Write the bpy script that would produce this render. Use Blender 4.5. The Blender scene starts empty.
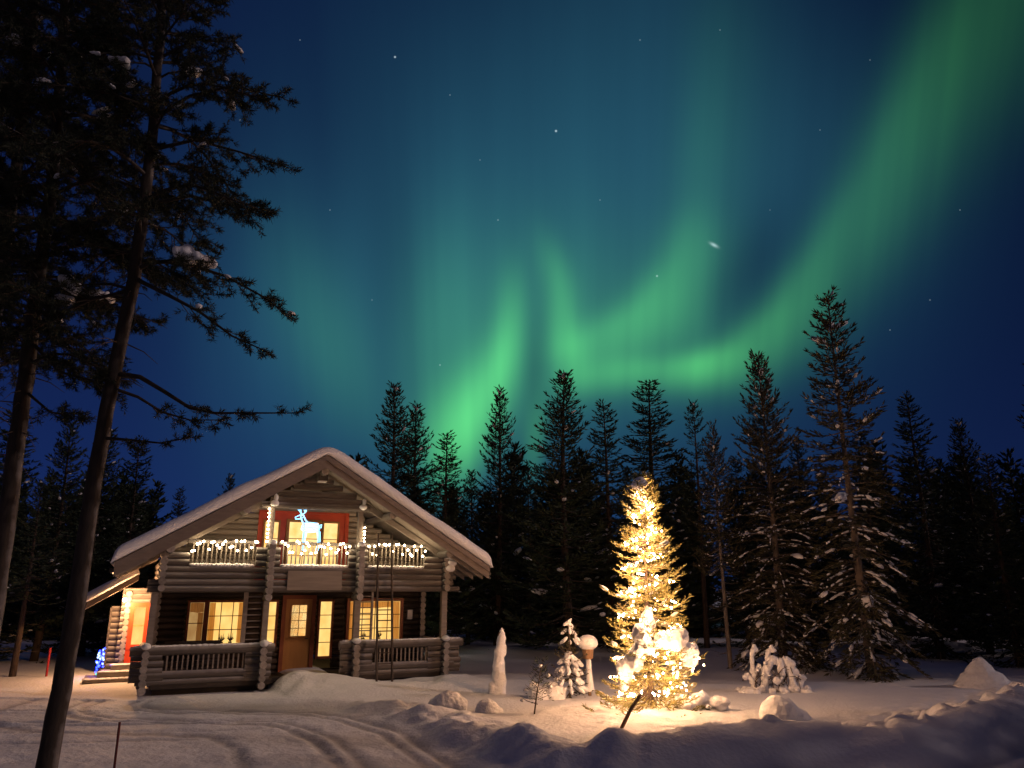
import bpy, math, random
import numpy as np
from mathutils import Vector, Matrix

rad = math.radians
SC = bpy.context.scene
COL = SC.collection

# ------------------------------------------------------------------ camera
CAM_H, PITCH, FPX = 2.7, rad(14.9), 769.0
cam_d = bpy.data.cameras.new('camera')
cam_d.sensor_width = 36.0
cam_d.lens = 36.0 * FPX / 1024.0
cam_d.clip_start, cam_d.clip_end = 0.1, 2000.0
cam = bpy.data.objects.new('camera', cam_d)
cam.location = (0, 0, CAM_H)
cam.rotation_euler = (rad(90) + PITCH, 0, 0)
COL.objects.link(cam)
SC.camera = cam

SC.view_settings.view_transform = 'Standard'
SC.view_settings.look = 'None'
SC.view_settings.exposure = 0.0
SC.view_settings.gamma = 1.0
SC.render.engine = 'CYCLES'
SC.cycles.max_bounces = 6
SC.cycles.diffuse_bounces = 3
SC.cycles.glossy_bounces = 2
SC.cycles.transmission_bounces = 3
SC.cycles.sample_clamp_indirect = 3.0
SC.cycles.sample_clamp_direct = 60.0
SC.cycles.caustics_reflective = False
SC.cycles.caustics_refractive = False
SC.cycles.use_denoising = True


def ray(x, y):
    u = (x - 512) / FPX
    v = -(y - 384) / FPX
    c, s = math.cos(PITCH), math.sin(PITCH)
    return np.array([u, c - v * s, s + v * c])


def at(x, y, dist):
    """world point seen at photo position x, y at the given distance to the north"""
    d = ray(x, y)
    t = dist / d[1]
    return Vector((d[0] * t, dist, CAM_H + d[2] * t))


def ground_at(x, y, z=0.0):
    d = ray(x, y)
    t = (z - CAM_H) / d[2]
    return Vector((d[0] * t, d[1] * t, z))


# ------------------------------------------------------------------ world: night sky with aurora
world = bpy.data.worlds.new('World')
SC.world = world
world.use_nodes = True
WT = world.node_tree
WT.nodes.clear()
try:
    world.cycles.sampling_method = 'MANUAL'
    world.cycles.sample_map_resolution = 512
except Exception:
    pass


class X:
    """a scalar socket with arithmetic"""
    tree = None

    def __init__(s, sock):
        s.s = sock

    @staticmethod
    def op(kind, *a, clamp=False):
        n = X.tree.nodes.new('ShaderNodeMath')
        n.operation = kind
        n.use_clamp = clamp
        for i, q in enumerate(a):
            if isinstance(q, X):
                X.tree.links.new(q.s, n.inputs[i])
            else:
                n.inputs[i].default_value = q
        return X(n.outputs[0])

    def __add__(s, o): return X.op('ADD', s, o)
    def __sub__(s, o): return X.op('SUBTRACT', s, o)
    def __mul__(s, o): return X.op('MULTIPLY', s, o)
    def __truediv__(s, o): return X.op('DIVIDE', s, o)
    __radd__ = __add__
    __rmul__ = __mul__


X.tree = WT
tc = WT.nodes.new('ShaderNodeTexCoord')
sep = WT.nodes.new('ShaderNodeSeparateXYZ')
WT.links.new(tc.outputs['Generated'], sep.inputs[0])
dx, dy, dz = (X(sep.outputs[i]) for i in range(3))
ysafe = X.op('MAXIMUM', dy, 0.12)
U = dx / ysafe
W = dz / ysafe
front = X.op('SMOOTH_MIN', X.op('MAXIMUM', dy * 3.0, 0.0), 1.0, 0.3)
comb = WT.nodes.new('ShaderNodeCombineXYZ')
WT.links.new(U.s, comb.inputs[0])
WT.links.new(W.s, comb.inputs[1])
comb.inputs[2].default_value = 1.0


def uw(x, y):
    d = ray(x, y)
    return np.array([d[0] / d[1], d[2] / d[1]])


def dot3(v):
    n = WT.nodes.new('ShaderNodeVectorMath')
    n.operation = 'DOT_PRODUCT'
    WT.links.new(comb.outputs[0], n.inputs[0])
    n.inputs[1].default_value = v
    return X(n.outputs['Value'])


def patch(x, y, sx, sy, ang=0.0, amp=1.0, sharp=None):
    """soft elliptical glow on the curtain plane north of the viewer; sharp > 1 hardens its lower side"""
    a = rad(ang)
    c = uw(x, y)
    e1 = uw(x + sx * math.cos(a), y + sx * math.sin(a)) - c
    e2 = uw(x + sy * math.sin(a), y - sy * math.cos(a)) - c
    M = np.linalg.inv(np.array([e1, e2]).T)
    k = -M @ c
    q1 = dot3((M[0, 0], M[0, 1], k[0]))
    q2 = dot3((M[1, 0], M[1, 1], k[1]))
    if sharp:
        q2 = X.op('MAXIMUM', q2, q2 * (-sharp))
    r = X.op('MULTIPLY_ADD', q1, q1, q2 * q2)
    return X.op('POWER', 0.3679, r) * amp


green = None
for p in [
    # the wide arc on the right, sweeping down and left to its bright foot
    (1005, -30, 130, 80, 116, .09, 1.5), (940, 66, 95, 70, 116, .09, 1.8), (884, 156, 85, 62, 118, .12, 2.0),
    (834, 236, 68, 52, 124, .16, 2.1), (790, 298, 56, 46, 132, .21, 2.1), (750, 340, 50, 38, 146, .28, 2.0),
    (716, 360, 32, 24, 168, .36, 1.6), (690, 366, 26, 20, 176, .26, 1.4), (648, 371, 44, 20, 183, .30, 1.3), (600, 377, 44, 18, 172, .26, 1.2),
    (640, 345, 90, 40, 172, .10, 1.0),
    # the middle fold
    (572, 352, 26, 34, 160, .30, 1.4), (612, 330, 44, 34, 154, .33, 1.8), (655, 296, 40, 42, 132, .32, 2.0),
    (684, 250, 44, 46, 112, .20, 1.9), (700, 170, 80, 44, 98, .07, 1.5), (716, 60, 90, 44, 96, .035, 1.3),
    # short bright rays
    (566, 325, 44, 12, 82, .34, None), (556, 272, 38, 15, 70, .20, None), (553, 330, 40, 9, 84, .14, None),
    # left foot down to the trees
    (512, 312, 44, 15, 92, .24, None), (506, 350, 36, 14, 96, .26, None), (496, 374, 42, 20, 104, .36, None), (474, 408, 46, 30, 112, .50, None),
    (455, 448, 46, 26, 104, .52, None), (440, 430, 50, 30, 100, .20, None), (536, 436, 42, 12, 94, .36, None),
    (345, 365, 95, 40, 70, .10, None), (300, 300, 90, 40, 72, .03, None), (540, 300, 150, 100, 0, .09, None), (570, 330, 140, 75, 0, .12, None), (490, 390, 70, 60, 105, .12, None), (430, 340, 100, 34, 95, .09, None),
]:
    g = patch(*p)
    green = g if green is None else green + g
teal = None
for p in [
    (520, 270, 220, 190, 0, .95, None), (640, 90, 300, 150, 100, .42, None), (370, 330, 110, 130, 0, .55, None),
    (800, 180, 170, 160, 120, .50, None), (250, 330, 70, 150, 0, .30, None), (480, 60, 240, 160, 0, .20, None),
]:
    g = patch(*p)
    teal = g if teal is None else teal + g
# the dark gaps between the folds
dark = patch(535, 374, 52, 12, 92, .28) + patch(396, 270, 150, 30, 86, .34) + patch(752, 268, 66, 36, 118, .40) + patch(320, 120, 190, 30, 84, .20) + patch(545, 450, 40, 26, 90, .3)
ray_a = (U - 0.03) / (W * 0.55 + 1.0)                                # the rays fan out towards the zenith


def rays(freq, along, lo, hi):
    n = WT.nodes.new('ShaderNodeTexNoise')
    v = WT.nodes.new('ShaderNodeCombineXYZ')
    WT.links.new((ray_a * freq).s, v.inputs[0])
    WT.links.new((W * along).s, v.inputs[1])
    WT.links.new(v.outputs[0], n.inputs['Vector'])
    n.inputs['Scale'].default_value = 1.0
    n.inputs['Detail'].default_value = 2.0
    r = WT.nodes.new('ShaderNodeMapRange')
    r.inputs['From Min'].default_value = .3
    r.inputs['From Max'].default_value = .7
    r.inputs['To Min'].default_value = lo
    r.inputs['To Max'].default_value = hi
    WT.links.new(n.outputs['Fac'], r.inputs[0])
    return X(r.outputs[0])


streak = rays(8.0, .8, .82, 1.18) * rays(30.0, .4, .87, 1.13)
keep = X.op('MAXIMUM', 1.0 * X.op('SUBTRACT', 1.0, dark), 0.0) * front
green = green * streak * keep
teal = teal * (streak * 0.4 + 0.6) * keep
low = X.op('POWER', 0.3679, X.op('MAXIMUM', dz, 0.0) * 4.0)          # brighter blue towards the horizon
side = X.op('MULTIPLY_ADD', U, -0.55, 0.75, clamp=True)
base = X.op('MULTIPLY_ADD', low, 0.75, 0.30) * (side * 0.75 + 0.42)


def chan(b, g, t):
    return base * b + green * g + teal * t


cc = WT.nodes.new('ShaderNodeCombineColor')
back = X.op('MULTIPLY', dy, -2.5, clamp=True)
for i, (b, g, t) in enumerate([(.0080, .085, .012), (.0215, .530, .064), (.1080, .095, .082)]):
    WT.links.new((chan(b, g, t) * X.op('SUBTRACT', 1.0, back) + back * (.038, .030, .046)[i]).s, cc.inputs[i])
bg = WT.nodes.new('ShaderNodeBackground')
bg.inputs['Strength'].default_value = 1.0
# a few stars
stars = None
for (x, y, s, a) in [(395, 57, 1.0, 1.2), (556, 131, 1.1, 1.2), (657, 276, 1.0, .7), (440, 365, .8, .5), (498, 220, .8, .4), (372, 300, .7, .3),
                     (450, 95, .6, .5), (720, 30, .6, .5), (600, 200, .6, .45), (820, 130, .6, .4), (330, 210, .6, .5), (960, 210, .6, .5), (480, 160, .6, .4), (890, 330, .6, .5), (300, 40, .6, .5), (770, 210, .5, .4),
                     (240, 120, .8, .4), (640, 40, .8, .35), (930, 300, .8, .3), (870, 60, .7, .3)]:
    g = patch(x, y, s * .8, s * .8, 0, a * .6)
    stars = g if stars is None else stars + g
g = patch(714, 245, 4.0, 1.5, 28, .45)
stars = stars + g
stars = stars * front
sc_ = WT.nodes.new('ShaderNodeCombineColor')
for i in range(3):
    WT.links.new((stars * (.75, .95, 1.0)[i]).s, sc_.inputs[i])
nish = WT.nodes.new('ShaderNodeTexSky')
nish.sky_type = 'NISHITA'
nish.sun_disc = False
nish.sun_elevation = rad(-6)
nish.sun_rotation = rad(98)
sm = WT.nodes.new('ShaderNodeMix')
sm.data_type = 'RGBA'
sm.blend_type = 'ADD'
sm.inputs['Factor'].default_value = 1.0
WT.links.new(cc.outputs[0], sm.inputs['A'])
WT.links.new(sc_.outputs[0], sm.inputs['B'])
WT.links.new(sm.outputs['Result'], bg.inputs['Color'])
bg2 = WT.nodes.new('ShaderNodeBackground')
bg2.inputs['Strength'].default_value = 0.05
WT.links.new(nish.outputs[0], bg2.inputs['Color'])
addsh = WT.nodes.new('ShaderNodeAddShader')
WT.links.new(bg.outputs[0], addsh.inputs[0])
WT.links.new(bg2.outputs[0], addsh.inputs[1])
wo = WT.nodes.new('ShaderNodeOutputWorld')
WT.links.new(addsh.outputs[0], wo.inputs[0])

# ------------------------------------------------------------------ low warm light from the right (one sun lamp)
SUN_EL, SUN_AZ = rad(23), rad(98)                                   # azimuth clockwise from +Y
sun_d = bpy.data.lights.new('sun', 'SUN')
sun_d.energy = 0.66
sun_d.angle = rad(2.0)
sun_d.color = (1.0, .72, .66)
sun = bpy.data.objects.new('sun', sun_d)
sdir = Vector((math.sin(SUN_AZ) * math.cos(SUN_EL), math.cos(SUN_AZ) * math.cos(SUN_EL), math.sin(SUN_EL)))
sun.rotation_euler = sdir.to_track_quat('Z', 'Y').to_euler()
sun.location = (30, -10, 20)
COL.objects.link(sun)

# ------------------------------------------------------------------ materials
MATS = {}


def new_mat(name):
    m = bpy.data.materials.new(name)
    m.use_nodes = True
    t = m.node_tree
    t.nodes.clear()
    out = t.nodes.new('ShaderNodeOutputMaterial')
    MATS[name] = m
    return m, t, out


def mat(name, c1, c2=None, rough=.8, scale=(3, 3, 3), detail=4, bump=0.0, bump_scale=None, spec=.3, coords='Object', transl=None, sub=0):
    m, t, out = new_mat(name)
    b = t.nodes.new('ShaderNodeBsdfPrincipled')
    b.inputs['Roughness'].default_value = rough
    b.inputs['Specular IOR Level'].default_value = spec
    tcn = t.nodes.new('ShaderNodeTexCoord')
    mp = t.nodes.new('ShaderNodeMapping')
    mp.inputs['Scale'].default_value = scale
    t.links.new(tcn.outputs[coords], mp.inputs[0])
    n = t.nodes.new('ShaderNodeTexNoise')
    n.inputs['Scale'].default_value = 1.0
    n.inputs['Detail'].default_value = detail
    t.links.new(mp.outputs[0], n.inputs['Vector'])
    mx = t.nodes.new('ShaderNodeMix')
    mx.data_type = 'RGBA'
    rr = t.nodes.new('ShaderNodeMapRange')
    rr.inputs['From Min'].default_value = .3
    rr.inputs['From Max'].default_value = .7
    t.links.new(n.outputs['Fac'], rr.inputs[0])
    t.links.new(rr.outputs[0], mx.inputs['Factor'])
    mx.inputs['A'].default_value = (*c1, 1)
    mx.inputs['B'].default_value = (*(c2 or c1), 1)
    t.links.new(mx.outputs['Result'], b.inputs['Base Color'])
    if bump:
        bp = t.nodes.new('ShaderNodeBump')
        bp.inputs['Strength'].default_value = bump
        bp.inputs['Distance'].default_value = .03
        h = n
        if bump_scale:
            h = t.nodes.new('ShaderNodeTexNoise')
            h.inputs['Scale'].default_value = bump_scale
            h.inputs['Detail'].default_value = 5
            t.links.new(tcn.outputs[coords], h.inputs['Vector'])
        t.links.new(h.outputs['Fac'], bp.inputs['Height'])
        t.links.new(bp.outputs[0], b.inputs['Normal'])
    sh = b.outputs[0]
    if transl:
        tr = t.nodes.new('ShaderNodeBsdfTranslucent')
        tr.inputs['Color'].default_value = (*transl, 1)
        ad = t.nodes.new('ShaderNodeAddShader')
        t.links.new(sh, ad.inputs[0])
        t.links.new(tr.outputs[0], ad.inputs[1])
        sh = ad.outputs[0]
    t.links.new(sh, out.inputs[0])
    return m


def emit(name, col, strength, col2=None, scale=(3, 3, 3), coords='Object'):
    m, t, out = new_mat(name)
    e = t.nodes.new('ShaderNodeEmission')
    e.inputs['Color'].default_value = (*col, 1)
    e.inputs['Strength'].default_value = strength
    if col2:
        tcn = t.nodes.new('ShaderNodeTexCoord')
        mp = t.nodes.new('ShaderNodeMapping')
        mp.inputs['Scale'].default_value = scale
        t.links.new(tcn.outputs[coords], mp.inputs[0])
        n = t.nodes.new('ShaderNodeTexNoise')
        n.inputs['Scale'].default_value = 1
        n.inputs['Detail'].default_value = 3
        t.links.new(mp.outputs[0], n.inputs['Vector'])
        rr = t.nodes.new('ShaderNodeMapRange')
        rr.inputs['From Min'].default_value = .35
        rr.inputs['From Max'].default_value = .65
        t.links.new(n.outputs['Fac'], rr.inputs[0])
        mx = t.nodes.new('ShaderNodeMix')
        mx.data_type = 'RGBA'
        mx.inputs['A'].default_value = (*col, 1)
        mx.inputs['B'].default_value = (*col2, 1)
        t.links.new(rr.outputs[0], mx.inputs['Factor'])
        t.links.new(mx.outputs['Result'], e.inputs['Color'])
    t.links.new(e.outputs[0], out.inputs[0])
    return m


SNOW = mat('snow', (.80, .81, .84), (.84, .84, .86), rough=.65, scale=(5, 5, 5), bump=.8, bump_scale=16, spec=.25)
SNOWG = mat('ground_snow', (.78, .79, .82), (.84, .84, .86), rough=.7, scale=(.6, .6, .6), detail=6, bump=.8, bump_scale=11, spec=.2)
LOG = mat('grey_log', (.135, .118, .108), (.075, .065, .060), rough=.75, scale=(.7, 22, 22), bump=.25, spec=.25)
WARMLOG = mat('dry_lit_log', (.42, .345, .28), (.32, .26, .20), rough=.7, scale=(.7, 22, 22), bump=.25)  # unfrosted balcony wall logs, lightened to carry the glow of the balcony lights
DARKLOG = mat('sheltered_shade_log', (.055, .038, .030), (.034, .025, .020), rough=.7, scale=(.7, 22, 22), bump=.25)  # brown logs of the porch wall, darkened further to stand in for porch shade
LADDERWOOD = mat('dark_ladder_wood', (.085, .065, .052), (.05, .04, .033), rough=.8, scale=(9, 9, 2))
LOGEND = mat('frosted_log_end', (.32, .295, .275), (.22, .195, .175), rough=.85, scale=(14, 14, 14), bump=.3)
PLANK = mat('weathered_plank', (.26, .225, .195), (.19, .16, .14), rough=.75, scale=(1.2, 14, 14), bump=.2)
BOARD = mat('barge_board', (.215, .175, .15), (.16, .13, .11), rough=.7, scale=(3, 3, 14), bump=.1)
DARK = mat('dark_stain', (.055, .042, .034), (.035, .028, .024), rough=.8, scale=(3, 9, 9))
RED = mat('red_paint', (.62, .07, .022), (.54, .055, .018), rough=.45, scale=(4, 4, 4), spec=.4)
BROWN = mat('red_brown_frame', (.24, .065, .025), (.18, .05, .02), rough=.5, scale=(4, 4, 4))
OCHRE = mat('ochre_door', (.42, .19, .045), (.34, .15, .035), rough=.5, scale=(8, 8, 1.2), spec=.4)
FROST = mat('frosted_plank', (.20, .175, .15), (.15, .13, .11), rough=.8, scale=(9, 9, 3))
WHITE = mat('white_paint', (.72, .70, .68), (.66, .64, .62), rough=.5)
METAL = mat('dark_metal', (.06, .055, .05), rough=.45)
BARK = mat('pine_bark', (.085, .058, .042), (.035, .027, .022), rough=.9, scale=(9, 9, 3), bump=.9)
PALETRUNK = mat('grey_trunk', (.26, .22, .19), (.15, .125, .105), rough=.9, scale=(9, 9, 3), bump=.6)
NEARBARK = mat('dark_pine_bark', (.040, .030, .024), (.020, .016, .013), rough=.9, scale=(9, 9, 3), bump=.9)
PALEBARK = mat('pale_bark', (.17, .135, .11), (.09, .07, .055), rough=.9, scale=(9, 9, 3), bump=.6)
NEEDLE = mat('dark_needles', (.040, .055, .028), (.022, .036, .020), rough=.7, scale=(1.5, 1.5, 1.5))
NEARNEEDLE = mat('near_pine_needles', (.026, .032, .018), (.014, .020, .012), rough=.75, scale=(1.5, 1.5, 1.5))
BROWNNEEDLE = mat('brownish_needles', (.060, .050, .024), (.030, .034, .018), rough=.7, scale=(1.5, 1.5, 1.5))
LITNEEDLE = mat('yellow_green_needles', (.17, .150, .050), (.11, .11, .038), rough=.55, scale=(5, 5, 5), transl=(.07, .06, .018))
TWIG = mat('twig', (.075, .055, .04), rough=.9)
STICK = mat('weathered_stick', (.28, .17, .10), (.20, .12, .07), rough=.8, scale=(12, 12, 3))
REDPOLE = mat('red_marker', (.42, .03, .03), (.36, .03, .03), rough=.5)
WINLIT = emit('lit_window', (1.0, .64, .20), 1.25, (.86, .46, .11), scale=(2.4, 1, 1.6))
WINBRIGHT = emit('bright_window', (1.0, .70, .28), 1.35, (1.0, .52, .14), scale=(3, 1, 3))
WINDIM = emit('dim_window', (1.0, .60, .22), .45, (.75, .38, .12), scale=(4, 1, 3))
BULB = emit('warm_bulb', (1.0, .74, .42), 66.0)
TREEBULB = emit('tree_bulb', (1.0, .52, .26), 480.0)
DEER = emit('cold_white_light', (.24, .62, 1.0), 3.4)
LAMPGLOW = emit('porch_lamp_glow', (1.0, .50, .21), 3200.0)
LEDBLUE = emit('blue_led', (.010, .020, 1.0), 26.0)
LEDWHITE = emit('white_led', (.45, .62, 1.0), 2.5)
LEDGREEN = emit('green_led', (.05, .7, .55), 1.6)


def frost_and_light(m, col, lo, hi, axis=2, amount=1.0):
    """frost plus painted light: a lighter colour on faces that look along one axis"""
    t = m.node_tree
    b = next(n for n in t.nodes if n.type == 'BSDF_PRINCIPLED')
    src = b.inputs['Base Color'].links[0].from_socket
    geo = t.nodes.new('ShaderNodeNewGeometry')
    sp_ = t.nodes.new('ShaderNodeSeparateXYZ')
    t.links.new(geo.outputs['Normal'], sp_.inputs[0])
    nzn = t.nodes.new('ShaderNodeTexNoise')
    nzn.inputs['Scale'].default_value = 3.0
    nzn.inputs['Detail'].default_value = 6
    t.links.new(geo.outputs['Position'], nzn.inputs['Vector'])
    ma = t.nodes.new('ShaderNodeMath')
    ma.operation = 'MULTIPLY_ADD'
    t.links.new(nzn.outputs['Fac'], ma.inputs[0])
    ma.inputs[1].default_value = .9
    t.links.new(sp_.outputs[axis], ma.inputs[2])
    rr = t.nodes.new('ShaderNodeMapRange')
    rr.inputs['From Min'].default_value = lo + .45
    rr.inputs['From Max'].default_value = hi + .45
    rr.inputs['To Max'].default_value = amount
    t.links.new(ma.outputs[0], rr.inputs[0])
    mx = t.nodes.new('ShaderNodeMix')
    mx.data_type = 'RGBA'
    t.links.new(rr.outputs[0], mx.inputs['Factor'])
    t.links.new(src, mx.inputs['A'])
    mx.inputs['B'].default_value = (*col, 1)
    t.links.new(mx.outputs['Result'], b.inputs['Base Color'])




def vary(m, lo, hi):
    """each log or board of a mesh a little lighter or darker than the next"""
    t = m.node_tree
    b = next(n for n in t.nodes if n.type == 'BSDF_PRINCIPLED')
    src = b.inputs['Base Color'].links[0].from_socket
    geo = t.nodes.new('ShaderNodeNewGeometry')
    rr = t.nodes.new('ShaderNodeMapRange')
    rr.inputs['To Min'].default_value = lo
    rr.inputs['To Max'].default_value = hi
    t.links.new(geo.outputs['Random Per Island'], rr.inputs[0])
    mx = t.nodes.new('ShaderNodeVectorMath')
    mx.operation = 'SCALE'
    t.links.new(src, mx.inputs[0])
    t.links.new(rr.outputs[0], mx.inputs['Scale'])
    t.links.new(mx.outputs[0], b.inputs['Base Color'])


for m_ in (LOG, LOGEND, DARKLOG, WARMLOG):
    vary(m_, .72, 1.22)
frost_and_light(LOG, (.36, .345, .34), .12, .85, 2, .85)  # frosty log tops, also lightened to imitate light from above
frost_and_light(LOGEND, (.55, .54, .54), .35, .9, 2, .8)
frost_and_light(NEARBARK, (.30, .28, .28), .86, 1.2, 0, .6)  # paints the lit right edge onto the near trunks
frost_and_light(BARK, (.40, .38, .38), .6, 1.1, 2, .6)
t_ = SNOWG.node_tree
b_ = next(n for n in t_.nodes if n.type == 'BSDF_PRINCIPLED')
src_ = b_.inputs['Base Color'].links[0].from_socket
at_ = t_.nodes.new('ShaderNodeAttribute')
at_.attribute_name = 'packed'
mx_ = t_.nodes.new('ShaderNodeMix')
mx_.data_type = 'RGBA'
t_.links.new(at_.outputs['Fac'], mx_.inputs['Factor'])
t_.links.new(src_, mx_.inputs['A'])
mx_.inputs['B'].default_value = (.46, .445, .455, 1)
t_.links.new(mx_.outputs['Result'], b_.inputs['Base Color'])

# ------------------------------------------------------------------ mesh helper
class MB:
    def __init__(s):
        s.v, s.f, s.m, s.sm = [], [], [], []

    def add(s, verts, faces, m=0, smooth=False):
        o = len(s.v)
        s.v.extend(verts)
        for q in faces:
            s.f.append(tuple(i + o for i in q))
            s.m.append(m)
            s.sm.append(smooth)

    def box(s, x0, x1, y0, y1, z0, z1, m=0, M=None):
        vs = [(x0, y0, z0), (x1, y0, z0), (x1, y1, z0), (x0, y1, z0), (x0, y0, z1), (x1, y0, z1), (x1, y1, z1), (x0, y1, z1)]
        if M is not None:
            vs = [tuple(M @ Vector(q)) for q in vs]
        s.add(vs, [(0, 3, 2, 1), (4, 5, 6, 7), (0, 1, 5, 4), (1, 2, 6, 5), (2, 3, 7, 6), (3, 0, 4, 7)], m)

    def tube(s, pts, rs, n=8, m=0, capm=None, smooth=True):
        pts = [Vector(p) for p in pts]
        if not hasattr(rs, '__len__'):
            rs = [rs] * len(pts)
        rings = []
        up = None
        vs = []
        for i, p in enumerate(pts):
            d = (pts[min(i + 1, len(pts) - 1)] - pts[max(i - 1, 0)])
            if d.length < 1e-9:
                d = Vector((0, 0, 1))
            d.normalize()
            if up is None:
                up = Vector((0, 0, 1)) if abs(d.z) < .9 else Vector((1, 0, 0))
            a = d.cross(up)
            if a.length < 1e-6:
                a = d.cross(Vector((0, 1, 0)))
            a.normalize()
            b = a.cross(d)
            up = b
            for k in range(n):
                t = 2 * math.pi * k / n
                vs.append(tuple(p + (a * math.cos(t) + b * math.sin(t)) * rs[i]))
        fs = []
        for i in range(len(pts) - 1):
            for k in range(n):
                k2 = (k + 1) % n
                fs.append((i * n + k, i * n + k2, (i + 1) * n + k2, (i + 1) * n + k))
        s.add(vs, fs, m, smooth)
        cm = m if capm is None else capm
        s.add(vs[:n], [tuple(range(n))], cm)
        s.add(vs[-n:], [tuple(reversed(range(n)))], cm)

    def ball(s, c, r, sub=1, jit=0.0, rng=None, m=0, M=None):
        vs, fs = ICO[sub]
        rx, ry, rz = r if hasattr(r, '__len__') else (r, r, r)
        out = []
        ph = [(rng or random).uniform(0, 6.28) for _ in range(3)] if jit else None
        for (x, y, z) in vs:
            k = 1.0
            if jit:
                k += jit * (math.sin(3.1 * x + ph[0]) * .5 + math.sin(3.7 * y + ph[1]) * .5 + math.sin(4.3 * z + ph[2]) * .4)
            q = Vector((x * rx * k, y * ry * k, z * rz * k))
            if M is not None:
                q = M @ q
            out.append((c[0] + q.x, c[1] + q.y, c[2] + q.z))
        s.add(out, fs, m, True)

    def build(s, name, mats, parent=None, loc=None, kind=None):
        me = bpy.data.meshes.new(name)
        me.from_pydata(s.v, [], s.f)
        if not isinstance(mats, (list, tuple)):
            mats = [mats]
        for q in mats:
            me.materials.append(q)
        me.polygons.foreach_set('material_index', np.array(s.m, dtype=np.int32))
        me.polygons.foreach_set('use_smooth', np.array(s.sm, dtype=bool))
        me.update()
        o = bpy.data.objects.new(name, me)
        COL.objects.link(o)
        if parent is not None:
            o.parent = parent
        if loc is not None:
            o.location = loc
        if kind:
            o['kind'] = kind
        return o


def ico(sub):
    import bmesh
    bm = bmesh.new()
    bmesh.ops.create_icosphere(bm, subdivisions=sub, radius=1.0)
    bm.verts.ensure_lookup_table()
    v = [tuple(q.co) for q in bm.verts]
    f = [tuple(w.index for w in q.verts) for q in bm.faces]
    bm.free()
    return v, f


ICO = {1: ico(1), 2: ico(2), 3: ico(3)}


LUMPTEX = bpy.data.textures.new('snow_crust', 'CLOUDS')
LUMPTEX.noise_scale = .14
LUMPTEX.noise_depth = 3


def melt(o, voxel, crust=.06):
    m = o.modifiers.new('merge', 'REMESH')
    m.mode = 'VOXEL'
    m.voxel_size = voxel
    m.use_smooth_shade = True
    w = o.modifiers.new('soften', 'SMOOTH')
    w.factor = .5
    w.iterations = 3
    d = o.modifiers.new('crust', 'DISPLACE')
    d.texture = LUMPTEX
    d.texture_coords = 'LOCAL'
    d.strength = crust
    d.mid_level = .5
    return o


def tag(o, label, cat, group=None):
    o['label'] = label
    o['category'] = cat
    if group:
        o['group'] = group
    return o


def thing(name, label, cat, loc=(0, 0, 0), rotz=0.0, group=None):
    o = bpy.data.objects.new(name, None)
    o.empty_display_size = .2
    COL.objects.link(o)
    o.location = loc
    o.rotation_euler = (0, 0, rotz)
    return tag(o, label, cat, group)


def part_copy(src, parent):
    c = src.copy()
    COL.objects.link(c)
    c.parent = parent
    return c


# ------------------------------------------------------------------ value noise for the ground
_rs = np.random.RandomState(7)
_tab = _rs.rand(256, 256)


def vnoise(x, y, sc, off=0):
    x = np.asarray(x) / sc + off * 17.3
    y = np.asarray(y) / sc + off * 9.1
    xi = np.floor(x).astype(int)
    yi = np.floor(y).astype(int)
    fx = x - xi
    fy = y - yi
    fx = fx * fx * fx * (fx * (fx * 6 - 15) + 10)
    fy = fy * fy * fy * (fy * (fy * 6 - 15) + 10)
    a = _tab[xi % 256, yi % 256]
    b = _tab[(xi + 1) % 256, yi % 256]
    c = _tab[xi % 256, (yi + 1) % 256]
    d = _tab[(xi + 1) % 256, (yi + 1) % 256]
    return (a * (1 - fx) + b * fx) * (1 - fy) + (c * (1 - fx) + d * fx) * fy - .5


TH = rad(25.4)
HO = Vector((-5.87, 23.36, 0))
CT, ST = math.cos(TH), math.sin(TH)


def hw(x, y, z=0.0):
    return Vector((HO.x + x * CT - y * ST, HO.y + x * ST + y * CT, z))


def sstep(a, b, x):
    t = np.clip((x - a) / (b - a), 0, 1)
    return t * t * (3 - 2 * t)


# crest of the ploughed bank: photo position and height, then plan coordinates
CREST = [ground_at(*q) for q in [(352, 699, .10), (400, 703, .18), (452, 712, .26), (520, 734, .36), (566, 743, .38), (610, 739, .44),
                                 (700, 727, .52), (780, 722, .52), (835, 727, .46), (890, 728, .46), (945, 713, .56), (1024, 688, .72)]]
CREST = [(-8.0, 20.6, .05)] + [tuple(c) for c in CREST] + [(19, 25, .8), (32, 38, .6)]
CREST = np.array(CREST)


def polydist(x, y, P):
    """distance to a plan polyline, side (positive = right of travel, the road), and interpolated third value"""
    best = np.full(x.shape, 1e9)
    side = np.zeros(x.shape)
    val = np.zeros(x.shape)
    for i in range(len(P) - 1):
        ax, ay, az = P[i]
        bx, by, bz = P[i + 1]
        ex, ey = bx - ax, by - ay
        L2 = ex * ex + ey * ey
        t = np.clip(((x - ax) * ex + (y - ay) * ey) / L2, 0, 1)
        qx, qy = x - (ax + t * ex), y - (ay + t * ey)
        d = np.hypot(qx, qy)
        m = d < best
        best = np.where(m, d, best)
        cr = ex * (y - ay) - ey * (x - ax)
        side = np.where(m, np.where(cr < 0, 1.0, -1.0), side)
        val = np.where(m, az + t * (bz - az), val)
    return best, side, val


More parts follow.
